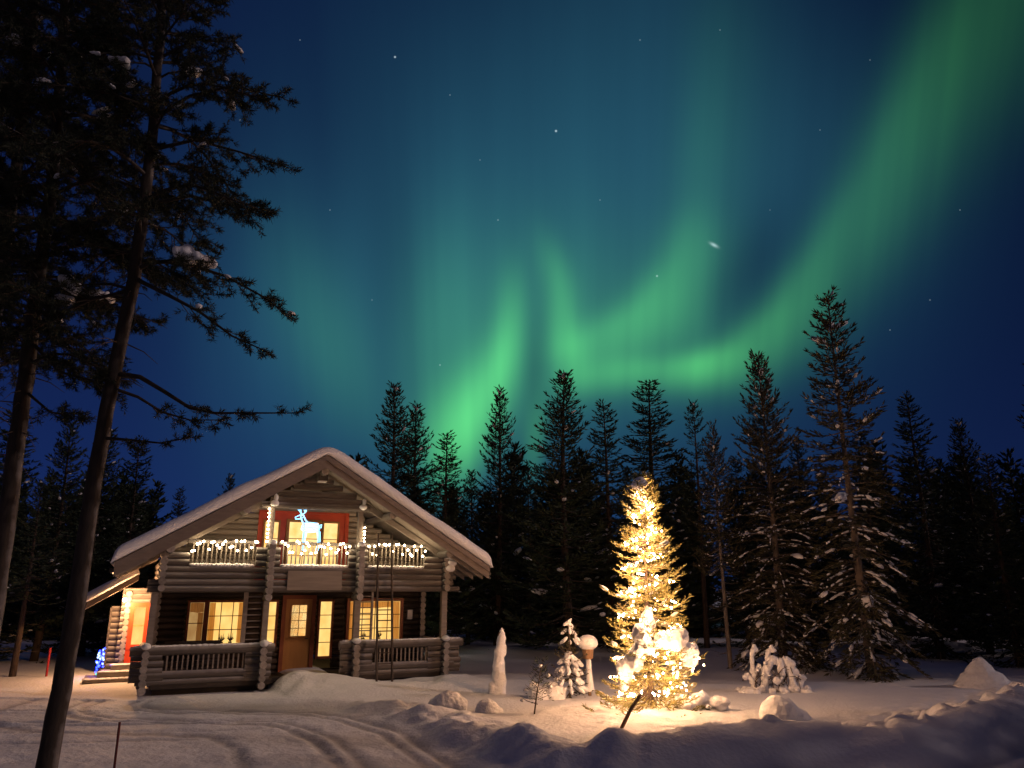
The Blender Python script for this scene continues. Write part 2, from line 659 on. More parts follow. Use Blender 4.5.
def ground_h(x, y):
    x = np.asarray(x, float)
    y = np.asarray(y, float)
    z = .10 * vnoise(x, y, 4.5, 1) + .045 * vnoise(x, y, 1.3, 2)
    far = sstep(24, 34, y)
    z = z + far * (.35 * vnoise(x, y, 5, 3) + .2 * vnoise(x, y, 2.1, 4) + .1)
    d, side, h = polydist(x, y, CREST)
    road = side > 0
    # bank: steep concave face to the road, long soft back
    wob = vnoise(x, y, .9, 5)
    rough = sstep(.0, .3, h) * np.exp(-(d / .9) ** 2)
    face = h * (1 - sstep(0, 1, d * (1 + .35 * wob) / (.95 + 1.0 * sstep(.38, .6, h)))) ** 1.3
    back = h * (.18 + .82 * np.exp(-(d / .75) ** 2))
    back = back * np.exp(-np.maximum(d - 3, 0) / 6.0)
    bank = np.where(road, face, back)
    z = z + bank
    lumps = .42 * np.maximum(vnoise(x, y, .72, 6), -.1) + .11 * vnoise(x, y, .24, 7) + .05 * vnoise(x, y, .13, 8)
    amp = 1.0 - .78 * sstep(1.4, 3.4, x)
    z = z + np.where(road, 0, 1) * np.exp(-((d - .9) / 1.1) ** 2) * sstep(1.5, 4, x) * (.34 * np.maximum(vnoise(x, y, .36, 16), -.12) + .22 * vnoise(x, y, .19, 17))
    z = z + rough * lumps * amp
    # ploughed yard: packed, with wheel ruts that follow the bank
    yard = np.where(road, sstep(.5, 1.3, d), 0) * sstep(24, 20, y)
    z = z * (1 - .72 * yard) - .05 * yard
    w = d + .3 * vnoise(x, y, 7, 9)
    for c, dep, wd in [(1.1, .05, .10), (1.5, .035, .08), (2.45, .04, .11), (2.85, .05, .12), (4.3, .03, .14)]:
        rut = np.exp(-((w - c) / wd) ** 2)
        rim = np.exp(-((w - c - 2.0 * wd) / wd) ** 2)
        z = z + yard * (-dep * rut + 0.3 * dep * rim) * (.85 + .5 * vnoise(x, y, 2.6, 10))
    z = z + yard * (.030 * vnoise(x, y, .45, 11) + .022 * vnoise(x, y, .16, 12))
    # older tracks that run past the front of the house
    for k, (c, dep, wd) in enumerate([(-3.55, .05, .10), (-4.05, .035, .08), (-5.0, .05, .11), (-5.55, .04, .09), (-6.3, .045, .12), (-7.2, .03, .1)]):
        yy_ = -(x - HO.x) * (ST * .62) + (y - HO.y) * .95 - .02 * (x + 4) ** 2 + .22 * vnoise(x, y, 6, 18 + k)
        z = z + yard * (-dep * np.exp(-((yy_ - c) / wd) ** 2) + .4 * dep * np.exp(-((yy_ - c + 2.1 * wd) / wd) ** 2)) * (.8 + .8 * vnoise(x, y, 3.0, 30 + k))
    # house surroundings
    X_ = (x - HO.x) * CT + (y - HO.y) * ST
    Y_ = -(x - HO.x) * ST + (y - HO.y) * CT
    door = np.exp(-((X_ - .2) / 1.05) ** 4) * sstep(-2.6, 1.2, Y_) * sstep(9, 7, Y_)
    z = z + .29 * door
    apron = sstep(-3.4, -.6, Y_) * (1 - sstep(0, .5, Y_)) * sstep(-4.6, -3.0, X_) * (1 - sstep(4.5, 8, X_))
    apron = apron * np.where(X_ < -.9, .35, 1.0)
    z = z + apron * (.10 + .22 * np.maximum(vnoise(x, y, .9, 13), -.2) + .06 * vnoise(x, y, .33, 14))
    hill = np.exp(-(((X_ - 1.9) / 1.5) ** 2 + ((Y_ + 1.7) / .8) ** 2))
    z = z + .12 * hill
    under = np.exp(-((X_) / 4.6) ** 8) * sstep(-.1, .4, Y_) * sstep(11, 10, Y_) * (1 - np.exp(-((X_ - .2) / 1.05) ** 4))
    z = z * (1 - under) - .02 * under
    sunk = sstep(-1.0, -.35, Y_) * (1 - sstep(.2, .5, Y_)) * sstep(-5.0, -4.5, X_) * (1 - sstep(-1.2, -.7, X_))
    z = z * (1 - sunk) - .05 * sunk
    # footprints and clumps on the far side of the bank, under the lit tree
    dl = np.hypot(x - 3.1, y - 18.1)
    z = z + np.exp(-(dl / 1.6) ** 2) * (.16 + .18 * vnoise(x, y, .3, 15))
    return z


def packed(x, y):
    d, side, h = polydist(x, y, CREST)
    yard = np.where(side > 0, sstep(.5, 1.3, d), 0) * sstep(24, 20, y)
    w = d + .3 * vnoise(x, y, 7, 9)
    v = np.zeros(x.shape)
    for c, wd in [(1.1, .13), (1.5, .10), (2.45, .14), (2.85, .15), (4.3, .18)]:
        v = np.maximum(v, np.exp(-((w - c) / wd) ** 2))
    for k, (c, wd) in enumerate([(-3.55, .13), (-4.05, .11), (-5.0, .14), (-5.55, .12), (-6.3, .15), (-7.2, .13)]):
        yy_ = -(x - HO.x) * (ST * .62) + (y - HO.y) * .95 - .02 * (x + 4) ** 2 + .22 * vnoise(x, y, 6, 18 + k)
        v = np.maximum(v, np.exp(-((yy_ - c) / wd) ** 2) * np.clip(.6 + 1.2 * vnoise(x, y, 3.0, 30 + k), 0, 1))
    return yard * (v * .8 + .25 * np.clip(.5 + vnoise(x, y, .8, 40) + .6 * vnoise(x, y, .25, 41), 0, 1))


def gz(x, y):
    return float(ground_h(np.array([x]), np.array([y]))[0])


def axis(lo, hi, step, far_lo, far_hi):
    a = list(np.arange(lo, hi, step))
    s, q = step, a[-1]
    while q < far_hi:
        s *= 1.16
        q += s
        a.append(q)
    s, q = step, lo
    b = []
    while q > far_lo:
        s *= 1.16
        q -= s
        b.append(q)
    return np.array(b[::-1] + a)


gx = axis(-13.0, 14.0, .07, -600, 600)
gy = axis(11.2, 25.0, .055, -80, 900)
GX, GY = np.meshgrid(gx, gy)
GZ = ground_h(GX.ravel(), GY.ravel())
gv = np.stack([GX.ravel(), GY.ravel(), GZ], 1)
nx, ny = len(gx), len(gy)
idx = np.arange(nx * ny).reshape(ny, nx)
gf = np.stack([idx[:-1, :-1].ravel(), idx[:-1, 1:].ravel(), idx[1:, 1:].ravel(), idx[1:, :-1].ravel()], 1)
me = bpy.data.meshes.new('ground')
me.from_pydata(gv.tolist(), [], gf.tolist())
me.polygons.foreach_set('use_smooth', np.ones(len(gf), dtype=bool))
me.materials.append(SNOWG)
go = bpy.data.objects.new('ground', me)
COL.objects.link(go)
# how hard the snow is packed and how dirty: wheel tracks in the yard
pk = me.attributes.new('packed', 'FLOAT', 'POINT')
pk.data.foreach_set('value', np.clip(packed(GX.ravel(), GY.ravel()), 0, 1).astype(np.float32))
go['kind'] = 'structure'
go['label'] = 'snow covered ground with ploughed yard, wheel ruts and snow bank'

# ------------------------------------------------------------------ the log cabin
R0 = random.Random(3)
cabin = thing('log_cabin', 'two storey log cabin with snow on its gable roof, lit windows and a front balcony', 'house', HO, TH)
APEX, SLOPE, HALF = 6.40, .600, 5.22


def roof_z(x):
    return APEX - SLOPE * abs(x)


def xlog(mb, x0, x1, y, z, r=.0885, m=0, ends=1):
    j = R0.uniform(-.006, .006)
    n = max(2, int((x1 - x0) / 1.2) + 1)
    pts, rs = [], []
    for i in range(n):
        t = i / (n - 1)
        pts.append((x0 + (x1 - x0) * t, y + R0.uniform(-.005, .005), z + R0.uniform(-.003, .003)))
        rs.append(r + j + R0.uniform(-.003, .003))
    mb.tube(pts, rs, 12, m, ends)


def ylog(mb, x, y0, y1, z, r=.1, m=0, ends=1):
    mb.tube([(x + R0.uniform(-.01, .01), y0 + R0.uniform(-.03, .02), z), (x, y1, z)], r + R0.uniform(-.006, .006), 12, m, ends)


def wall_rows(mb, y, z0, z1, xa, xb, openings=(), r=.0885, step=.178, clip=False):
    z = z0 + step / 2
    while z < z1:
        a, b = xa, xb
        if clip:
            hw_ = (APEX - .20 - (z + r)) / SLOPE
            a, b = max(xa, -hw_), min(xb, hw_)
        if b - a > .3:
            segs = [(a, b)]
            for (ox0, ox1, oz0, oz1) in openings:
                if oz0 < z < oz1:
                    ns = []
                    for (p, q) in segs:
                        if ox1 <= p or ox0 >= q:
                            ns.append((p, q))
                        else:
                            if ox0 - p > .08:
                                ns.append((p, ox0))
                            if q - ox1 > .08:
                                ns.append((ox1, q))
                    segs = ns
            for (p, q) in segs:
                xlog(mb, p, q, y, z, r)
        z += step


YB = 2.0
LM = [LOG, LOGEND]
# lower front wall with openings
low_open = [(-3.28, -1.50, 1.02, 2.40), (-1.12, -.56, .96, 2.42), (-.50, .52, .2, 2.5), (.58, 1.12, .3, 2.42), (1.46, 3.44, .95, 2.42)]
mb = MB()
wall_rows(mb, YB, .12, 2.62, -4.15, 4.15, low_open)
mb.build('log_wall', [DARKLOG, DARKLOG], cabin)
# upper front wall behind the balcony
up_open = [(-1.32, 1.34, 2.7, 5.06)]
mb = MB()
wall_rows(mb, YB, 2.7, 6.3, -4.1, 4.1, up_open, clip=True)
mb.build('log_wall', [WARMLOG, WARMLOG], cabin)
# gable infill over the balcony beam, in the front plane
mb = MB()
wall_rows(mb, .02, 5.58, 6.3, -1.9, 1.9, clip=True)
mb.build('gable', LM, cabin)
mb = MB()
for k, (a, b) in enumerate([(-1.62, 1.60), (-1.34, 1.34), (-1.16, 1.16)]):
    xlog(mb, a, b, -.02, 5.06 + .178 * k + .02, .1)
mb.build('beam', LM, cabin)
# side and rear walls
for sx in (-1, 1):
    mb = MB()
    z = .2
    while z < 3.5:
        mb.tube([(sx * 4.05, YB - .25, z), (sx * 4.05, 9.6, z)], .096, 12, 0, 1)
        z += .178
    mb.build('log_wall', LM, cabin)
mb = MB()
wall_rows(mb, 9.4, .12, 6.3, -4.3, 4.3, clip=True)
mb.build('log_wall', LM, cabin)

# roof
roof = MB()
YF, YR = -1.0, 10.4
for sx in (-1, 1):
    def rp(x, dz_, y):
        return (sx * x, y, APEX - SLOPE * x + dz_)
    vs = [rp(0, 0, YF + .06), rp(HALF, 0, YF + .06), rp(HALF, 0, YR), rp(0, 0, YR), rp(0, -.16, YF + .06), rp(HALF, -.16, YF + .06), rp(HALF, -.16, YR), rp(0, -.16, YR)]
    roof.add(vs, [(0, 1, 2, 3), (4, 7, 6, 5), (0, 4, 5, 1), (1, 5, 6, 2), (2, 6, 7, 3)])
roof_o = roof.build('roof', PLANK, cabin)
bb = MB()
for sx in (-1, 1):
    for (t0, t1, y0, y1) in [(-.27, -.04, YF, YF + .05), (-.06, .10, YF - .05, YF - .002)]:
        vs = []
        for y in (y0, y1):
            for (x, dz_) in [(0, t0), (HALF + .02, t0), (HALF + .02, t1), (0, t1)]:
                vs.append((sx * x, y, APEX - SLOPE * x + dz_))
        bb.add(vs, [(0, 1, 2, 3), (4, 7, 6, 5), (0, 4, 5, 1), (1, 5, 6, 2), (2, 6, 7, 3)])
bb.build('bargeboard', BOARD, roof_o)
# eave boards and gutters along the sides
for sx in (-1, 1):
    g = MB()
    g.tube([(sx * (HALF + .07), YF + .1, APEX - SLOPE * HALF - .12), (sx * (HALF + .07), YR, APEX - SLOPE * HALF - .12)], .06, 8)
    g.build('gutter', METAL, roof_o)
# rafter ends under the eaves
for sx in (-1, 1):
    for k in range(14):
        y = YF + .4 + k * .78
        g = MB()
        vs = []
        for yy in (y, y + .09):
            for (x, dz_) in [(4.1, -.30), (HALF - .03, -.30), (HALF - .03, -.165), (4.1, -.165)]:
                vs.append((sx * x, yy, APEX - SLOPE * x + dz_))
        g.add(vs, [(0, 1, 2, 3), (4, 7, 6, 5), (0, 4, 5, 1), (1, 5, 6, 2), (2, 6, 7, 3), (3, 7, 4, 0)])
        g.build('rafter', PLANK, roof_o)
# purlin logs under the overhang
for x in (-3.95, -2.1, 0, 2.1, 3.95):
    g = MB()
    z = roof_z(x) - .30 - (.06 if x == 0 else 0)
    g.tube([(x, YF + .12, z), (x, YB + .3, z)], .11, 12, 0, 1)
    g.build('purlin', LM, roof_o)


def snow_sheet(name, parent, outline, y0, y1, thick, seed, ny_=60):
    """snow lying on a roof: outline = (x, z) pairs across the roof; rounded edges all round, slightly uneven"""
    P = [Vector((a, 0, b)) for a, b in outline]
    L = [0]
    for i in range(1, len(P)):
        L.append(L[-1] + (P[i] - P[i - 1]).length)
    tot = L[-1]
    ns = int(tot / .11)
    S = []
    for i in range(ns + 1):
        q = (1 - math.cos(math.pi * i / ns)) / 2 * .25 + .75 * i / ns
        d = q * tot
        k = max(j for j in range(len(L)) if L[j] <= d + 1e-9)
        k = min(k, len(P) - 2)
        S.append((P[k].lerp(P[k + 1], (d - L[k]) / (L[k + 1] - L[k])), d))
    ys = [y0 + (y1 - y0) * ((1 - math.cos(math.pi * j / ny_)) / 2) for j in range(ny_ + 1)]
    top, bot = [], []

    def rnd(d, w):
        t = min(max(d / w, 0), 1)
        return math.sqrt(max(0, 1 - (1 - t) ** 2))
    for y in ys:
        for (p, d) in S:
            e = min(rnd(d, .24), rnd(tot - d, .24)) * rnd(min(y - y0, y1 - y) + .004, .09)
            e = max(e, .02)
            nzv = float(vnoise(np.array([p.x * 1.0]), np.array([y]), 1.1, seed)[0]) * .10 + float(vnoise(np.array([p.x]), np.array([y]), .35, seed + 1)[0]) * .035
            top.append((p.x, y - .05 * (1 if y - y0 < .3 else 0) * math.sin(min(e, 1) * math.pi), p.z + thick * e * (1 + nzv * 2.2)))
            bot.append((p.x, y, p.z + .004))
    # soften the ridge
    w = len(S)
    for _ in range(10):
        nt = list(top)
        for j in range(len(ys)):
            for i in range(1, w - 1):
                if abs(S[i][0].x) < 1.0:
                    a, b, c = top[j * w + i - 1], top[j * w + i], top[j * w + i + 1]
                    nt[j * w + i] = (b[0], b[1], max(b[2] * .4 + .3 * (a[2] + c[2]), S[i][0].z + .02))
        top = nt
    g = MB()
    n = len(top)
    fs = []
    for j in range(len(ys) - 1):
        for i in range(w - 1):
            a = j * w + i
            fs.append((a, a + 1, a + w + 1, a + w))
            fs.append((n + a, n + a + w, n + a + w + 1, n + a + 1))
    for j in range(len(ys) - 1):
        a = j * w
        fs.append((a, a + w, n + a + w, n + a))
        a = j * w + w - 1
        fs.append((a, n + a, n + a + w, a + w))
    for i in range(w - 1):
        fs.append((i, n + i, n + i + 1, i + 1))
        a = (len(ys) - 1) * w + i
        fs.append((a, a + 1, n + a + 1, n + a))
    g.add(top + bot, fs, 0, True)
    return g.build(name, SNOW, parent)


snow_sheet('snow_layer', roof_o, [(-HALF - .12, APEX - SLOPE * HALF + .06), (0, APEX + .13), (HALF + .12, APEX - SLOPE * HALF + .06)], YF - .07, YR + .05, .35, 21)

# balcony -----------------------------------------------------------------
bal = MB()
bal.box(-4.0, 4.0, .05, YB - .1, 2.62, 2.72)
balc = bal.build('balcony', PLANK, cabin)
for (a, b) in [(-4.12, -1.32), (-1.2, 1.28), (1.42, 4.62)]:
    g = MB()
    for k in range(4):
        z = 2.69 + k * .178
        aa, bb_ = a, b
        xlog(g, aa - (.28 if a < -3 and k in (0, 1) else 0), bb_ - (0 if k == 0 else .22 if b > 4 else 0), 0.0, z, .0885)
    g.build('parapet', LM, balc)
# short logs beside the railing openings
for (a, b) in [(-4.12, -3.42), (-1.66, -1.36), (-1.16, -.98), (1.02, 1.26), (1.42, 1.6), (3.42, 4.16)]:
    g = MB()
    for k in range(3):
        z = 3.405 + k * .178
        if b > 4 or a < -4:
            if k == 2:
                continue
        xlog(g, a, b, 0.0, z, .094)
    g.build('short_log', LM, balc)
OPEN = [(-3.38, -1.70), (-.94, .98), (1.64, 3.38)]
for (a, b) in OPEN:
    g = MB()
    g.tube([(a - .1, 0, 3.98), (b + .1, 0, 3.98)], .045, 8)
    g.build('handrail', LOG, balc)
    n = int((b - a) / .125)
    for k in range(n + 1):
        x = a + .04 + (b - a - .08) * k / n
        q = MB()
        q.box(x - .018, x + .018, -.018, .018, 3.32, 3.965)
        q.build('baluster', FROST, balc)
    # snow on the sill
    g = MB()
    nseg = 16
    for k in range(nseg):
        x = a + (b - a) * (k + .5) / nseg
        g.ball((x, -.02, 3.34), ((b - a) / nseg * .85, .12, .055 + R0.uniform(-.012, .012)), 2, .08, R0)
    g.build('sill_snow', SNOW, balc)
g = MB()
g.box(-.74, .84, -.125, -.085, 2.66, 3.20)
g.build('board_panel', PLANK, balc)

# log columns (crossing log ends)
def column(parent, x, z0, z1, y0, y1, cap=True, r=.1):
    g = MB()
    z = z0 + r
    while z < z1 - .02:
        ylog(g, x, y0, y1, z, r)
        z += .178
    o = g.build('log_column', LM, parent)
    if cap:
        s = MB()
        s.ball((x, y0 + .12, z1 + .02), (.13, .2, .09), 2, .1, R0)
        s.ball((x + .01, y1 - .12, z1 + .0), (.12, .16, .07), 2, .1, R0)
        s.build('snow_cap', SNOW, o)
    return o


column(balc, -1.26, 2.36, 3.96, -.36, .3)
column(balc, 1.35, 2.36, 3.96, -.36, .3)
column(balc, 4.12, 2.62, 3.66, -.26, .4)
column(balc, -4.06, 2.62, 3.66, -.22, .4, False)
# frosted bracket logs at the right corner, just under the eave
g = MB()
for k in range(3):
    g.ball((4.22 + .06 * k, -.24, 3.32 + .17 * k), (.17, .14, .10), 2, .12, R0)
g.build('corner_snow', SNOW, balc)

# upper posts
for x in (-1.3, 1.34):
    g = MB()
    g.box(x - .075, x + .075, -.075, .075, 3.95, 5.0)
    g.build('post', PLANK, balc)
    s = MB()
    s.ball((x + .03, -.13, 5.12), (.12, .12, .10), 2, .15, R0)
    s.ball((x + .06, -.12, 5.28), (.07, .09, .12), 2, .15, R0)
    s.build('snow_cap', SNOW, balc)
g = MB()
for sx in (-1, 1):
    g = MB()
    vs = []
    for y in (.0, .10):
        for (x, z) in [(1.5, roof_z(1.5) - .42), (4.0, roof_z(4.0) - .36), (4.0, roof_z(4.0) - .18), (1.5, roof_z(1.5) - .22)]:
            vs.append((sx * x, y, z))
    g.add(vs, [(0, 1, 2, 3), (4, 7, 6, 5), (0, 4, 5, 1), (1, 5, 6, 2), (2, 6, 7, 3), (3, 7, 4, 0)])
    g.build('rafter', PLANK, roof_o)

# balcony door unit, red with glazed panels
def window(parent, name, x0, x1, z0, z1, y, cols, rows, frame, glass, fw=.07, depth=.16, bar=.022, pane_back=.07, barmat=None):
    fo = MB()
    fo.box(x0 - fw, x0, y - depth, y + .02, z0 - fw, z1 + fw)
    fo.box(x1, x1 + fw, y - depth, y + .02, z0 - fw, z1 + fw)
    fo.box(x0, x1, y - depth + .002, y + .02, z1, z1 + fw)
    fo.box(x0, x1, y - depth - .02, y + .02, z0 - fw, z0)
    f = fo.build(name, frame, parent)
    p = MB()
    p.box(x0 + .001, x1 - .001, y - depth + pane_back, y - depth + pane_back + .02, z0 + .001, z1 - .001)
    p.build('pane', glass, f)
    b = MB()
    yb = y - depth + pane_back - .03
    for i in range(1, cols):
        xx = x0 + (x1 - x0) * i / cols
        b.box(xx - bar / 2, xx + bar / 2, yb, yb + .028, z0, z1)
    for j in range(1, rows):
        zz = z0 + (z1 - z0) * j / rows
        b.box(x0, x1, yb - .003, yb + .026, zz - bar / 2, zz + bar / 2)
    if b.v:
        b.build('glazing_bar', barmat or frame, f)
    return f


g = MB()
g.box(-1.30, 1.32, YB - .06, YB + .06, 2.72, 5.04)
du = g.build('balcony_door', RED, cabin)
window(du, 'side_light', -1.20, -.80, 3.2, 4.74, YB - .06, 1, 3, OCHRE, WINBRIGHT, fw=.06, depth=.06, pane_back=.035)
window(du, 'door_leaf', -.46, .46, 3.2, 4.76, YB - .06, 2, 3, OCHRE, WINBRIGHT, fw=.09, depth=.07, pane_back=.035)
window(du, 'side_light', .64, 1.08, 3.2, 4.76, YB - .06, 1, 3, OCHRE, WINBRIGHT, fw=.06, depth=.06, pane_back=.035)
g = MB()
g.box(-1.42, -1.30, YB - .12, YB + .05, 2.72, 5.10)
g.box(1.32, 1.44, YB - .12, YB + .05, 2.72, 5.10)
g.box(-1.30, 1.32, YB - .12, YB + .05, 5.04, 5.10)
g.build('door_frame', RED, du)

# porch -------------------------------------------------------------------
g = MB()
g.box(-4.05, -.95, -.02, YB - .1, .12, .26)
g.box(-.95, .9, .5, YB - .1, .10, .24)
g.box(.9, 4.05, -.02, YB - .1, .12, .26)
porch = g.build('porch', DARK, cabin)
for (a, b) in [(-4.0, -1.0), (.95, 4.0)]:
    g = MB()
    g.box(a, b, .25, .30, -.15, .12)
    g.build('plinth', DARK, porch)
RAIL = [(-4.64, -.95, -3.76, -1.72), (.90, 4.76, 1.95, 3.62)]
for (a, b, oa, ob) in RAIL:
    g = MB()
    xlog(g, a, b, 0, 1.09, .125)
    g.build('top_rail', LM, porch)
    g = MB()
    xlog(g, a + .12, b - .3, 0, .475, .105)
    xlog(g, a + .2, b - .1, 0, .30, .075)
    g.build('lower_rail', LM, porch)
    for (p, q) in [(a + .04, oa), (ob, b - .05)]:
        g = MB()
        for k in range(4):
            xlog(g, p, q - R0.uniform(0, .08), 0, .40 + k * .178, .088)
        g.build('short_log', LM, porch)
    n = int((ob - oa) / .135)
    for k in range(n + 1):
        x = oa + .05 + (ob - oa - .1) * k / n
        q = MB()
        q.box(x - .02, x + .02, -.02, .02, .56, .97)
        q.build('baluster', PLANK, porch)
    s = MB()
    n = int((b - a) / .16)
    for k in range(n):
        x = a + .1 + (b - a - .2) * (k + .5) / n
        s.ball((x, 0.01, 1.205), (.13, .085, .03 + R0.uniform(-.008, .012)), 2, .08, R0)
    s.build('rail_snow', SNOW, porch)
for x in (-4.26, -1.26, 1.36, 4.14):
    column(porch, x, .02, 1.2, -.3, .32)
for x, w in ((-4.2, .085), (-1.26, .075), (1.36, .09), (4.12, .085)):
    g = MB()
    g.box(x - w, x + w, -w, w, 1.2, 2.62)
    g.build('post', PLANK, porch)
# slim ladder-like trellises next to the inner posts
for (x0, x1) in ((-1.82, -1.34), (1.46, 1.84)):
    g = MB()
    g.box(x0 - .06, x0 + .06, .03, .11, 1.0, 2.62) if x0 < 0 else g.box(x1 - .03, x1 + .03, .03, .11, 1.0, 2.62)
    for k in range(8):
        z = 1.32 + k * .165
        g.box(x0, x1, .05, .09, z - .015, z + .015)
    g.build('trellis', PLANK, porch)
# side railings of the porch
for sx in (-1, 1):
    g = MB()
    for z, r in ((1.09, .115), (.44, .12), (.2, .1)):
        g.tube([(4.1 if sx > 0 else -4.3, .1, z), (4.1 if sx > 0 else -4.3, YB, z)], r, 12, 0, 1)
    g.build('side_rail', LM, porch)

# lower windows and door
w1 = window(cabin, 'window', -3.16, -2.76, 1.12, 2.30, YB, 1, 2, BROWN, WINDIM)
w2 = window(cabin, 'window', -2.62, -1.60, 1.12, 2.30, YB, 3, 3, BROWN, WINLIT)
window(cabin, 'side_light', -1.02, -.68, 1.06, 2.30, YB, 1, 3, BROWN, WINLIT)
window(cabin, 'side_light', .68, 1.04, .66, 2.30, YB, 1, 4, BROWN, WINLIT)
w3 = window(cabin, 'window', 1.62, 3.30, 1.05, 2.30, YB, 4, 3, BROWN, WINLIT, fw=.10)
d = MB()
d.box(-.38, .42, YB - .10, YB - .04, .24, 2.38)
door = d.build('front_door', OCHRE, cabin)
window(door, 'door_window', -.20, .26, 1.28, 2.20, YB - .08, 2, 4, OCHRE, WINBRIGHT, fw=.05, depth=.05, bar=.018, pane_back=.03)
d = MB()
d.tube([(.34, YB - .12, 1.2), (.34, YB - .17, 1.2), (.24, YB - .17, 1.2)], .014, 6)
d.build('handle', METAL, door)
d = MB()
d.box(-.50, -.38, YB - .13, YB + .03, .2, 2.50)
d.box(.42, .54, YB - .13, YB + .03, .2, 2.50)
d.box(-.38, .42, YB - .13, YB + .03, 2.38, 2.50)
d.build('door_frame', BROWN, cabin)
# curtains inside the right-hand window
FABRIC = mat('curtain_fabric', (.60, .42, .24), (.50, .34, .18), rough=.9, scale=(6, 6, 1), transl=(.35, .22, .09))


def curtain(win, x0, x1, z0, z1, y, seed):
    rng = random.Random(seed)
    c = MB()
    n = max(6, int((x1 - x0) / .012))
    vs = []
    for i in range(n + 1):
        u = i / n
        yy = y + .007 * math.sin(u * (x1 - x0) * 75 + seed) + .004 * math.sin(u * 31)
        vs += [(x0 + (x1 - x0) * u, yy, z0 + .01 * math.sin(u * 9)), (x0 + (x1 - x0) * u * .97, yy, z1)]
    c.add(vs, [(2 * i, 2 * i + 2, 2 * i + 3, 2 * i + 1) for i in range(n)], 0, True)
    return c.build('curtain', FABRIC, win)


yc = YB - .16 + .055
curtain(w3, 1.63, 1.86, 1.06, 2.29, yc, 1)
curtain(w3, 3.04, 3.29, 1.06, 2.29, yc, 2)
curtain(w3, 1.87, 3.03, 2.10, 2.29, yc, 3)
curtain(w2, -2.61, -2.44, 1.13, 2.29, yc, 4)
curtain(w2, -1.78, -1.61, 1.13, 2.29, yc, 5)
curtain(w1, -3.15, -2.77, 2.02, 2.29, yc, 6)
curtain(w1, -2.92, -2.77, 1.13, 2.01, yc, 7)
for win, xs in ((w3, (2.1, 2.62)), (w2, (-2.2, -1.95))):
    for k, x in enumerate(xs):
        o_ = MB()
        o_.tube([(x, yc, win_z) for win_z in (1.13, 1.17)], [.05, .06], 10)
        for q in range(9):
            a = q * .75
            o_.tube([(x, yc, 1.17), (x + .07 * math.cos(a), yc, 1.24 + .02 * (q % 3)), (x + .11 * math.cos(a), yc + .002, 1.27 + .05 * (q % 4))], [.006, .012, .002], 4)
        o_.build('pot_plant', DARK, win)
# small pale panel lamp on the wall beside the window
g = MB()
g.box(3.55, 3.72, YB - .16, YB - .08, 1.72, 2.02)
g.build('wall_lamp', WHITE, cabin)
# lamp under the ridge
g = MB()
g.box(-.14, .14, -.60, -.36, 5.80, 5.98)
g.box(-.05, .05, -.50, -.44, 5.98, 6.16)
lamp = g.build('ridge_lamp', METAL, cabin)
g = MB()
g.box(-.12, .12, -.612, -.38, 5.765, 5.80)
g.build('lens', WHITE, lamp)
# rear side window that throws light on the snow
g = MB()
g.box(4.13, 4.16, 5.2, 6.0, 1.0, 1.8)
g.build('window', emit('green_white_window', (.75, 1.0, .62), 3.2), cabin)

# annex with its own entrance on the left -----------------------------------
AY = 5.0
g = MB()
z = .14
while z < 2.75:
    xlog(g, -5.02, -4.1, AY, z, .094)
    z += .178
annex = g.build('annex', LM, cabin)
g = MB()
z = .14
while z < 2.55:
    g.tube([(-4.84, AY - .16, z + .09), (-4.84, AY + 3.5, z + .09)], .09, 12, 0, 1)
    z += .178
g.build('log_wall', LM, annex)
g = MB()
z = .1
while z < 2.12:
    xlog(g, -5.30, -4.95, AY + .75, z, .09)
    z += .178
g.box(-5.34, -5.28, AY + .6, AY + 3.4, .0, 2.1)
g.build('side_shed', LM, annex)
ar = MB()
for y in (0,):
    pts = [(-4.62, 3.14), (-6.12, 2.20)]
    y0, y1 = AY - 1.0, AY + 4.0
    vs = [(pts[0][0], y0, pts[0][1]), (pts[1][0], y0, pts[1][1]), (pts[1][0], y1, pts[1][1]), (pts[0][0], y1, pts[0][1])]
    vs += [(a, b, c - .18) for a, b, c in vs]
    ar.add(vs, [(0, 3, 2, 1), (4, 5, 6, 7), (0, 1, 5, 4), (1, 2, 6, 5), (2, 3, 7, 6), (3, 0, 4, 7)])
ar_o = ar.build('annex_roof', BOARD, annex)
snow_sheet('annex_snow', annex, [(-6.2, 2.16), (-4.6, 3.16)], AY - 1.06, AY + 4.0, .30, 31, 24)
window(annex, 'red_door', -4.62, -4.30, .98, 2.12, AY - .10, 1, 2, RED, WINLIT, fw=.14, depth=.10, pane_back=.05, barmat=OCHRE)
g = MB()
g.box(-4.76, -4.16, AY - .18, AY - .10, .42, .84)
g.build('door_panel', RED, annex)
for k in range(3):
    s = MB()
    s.box(-5.78 + .34 * k, -4.3, AY - 1.75 + .4 * k, AY - .12, -.05 + .16 * k, .11 + .16 * k)
    st = s.build('step', PLANK, annex)
    s = MB()
    nb = 9
    for q in range(nb):
        xx = -5.78 + .34 * k + .12 + (1.62 - .34 * k - .2) * q / (nb - 1)
        s.ball((xx, AY - 1.55 + .4 * k, .115 + .16 * k), (.16, .2, .035), 2, .1, R0)
    s.build('step_snow', SNOW, st)
lm = MB()
lm.ball((-4.95, AY - .86, 2.36), .06, 2)
lm.tube([(-4.95, AY - .86, 2.41), (-4.95, AY - .86, 2.80)], .012, 6)
lm.m[-8:] = [1] * 8
lampb = lm.build('porch_lamp', [LAMPGLOW, METAL], annex)

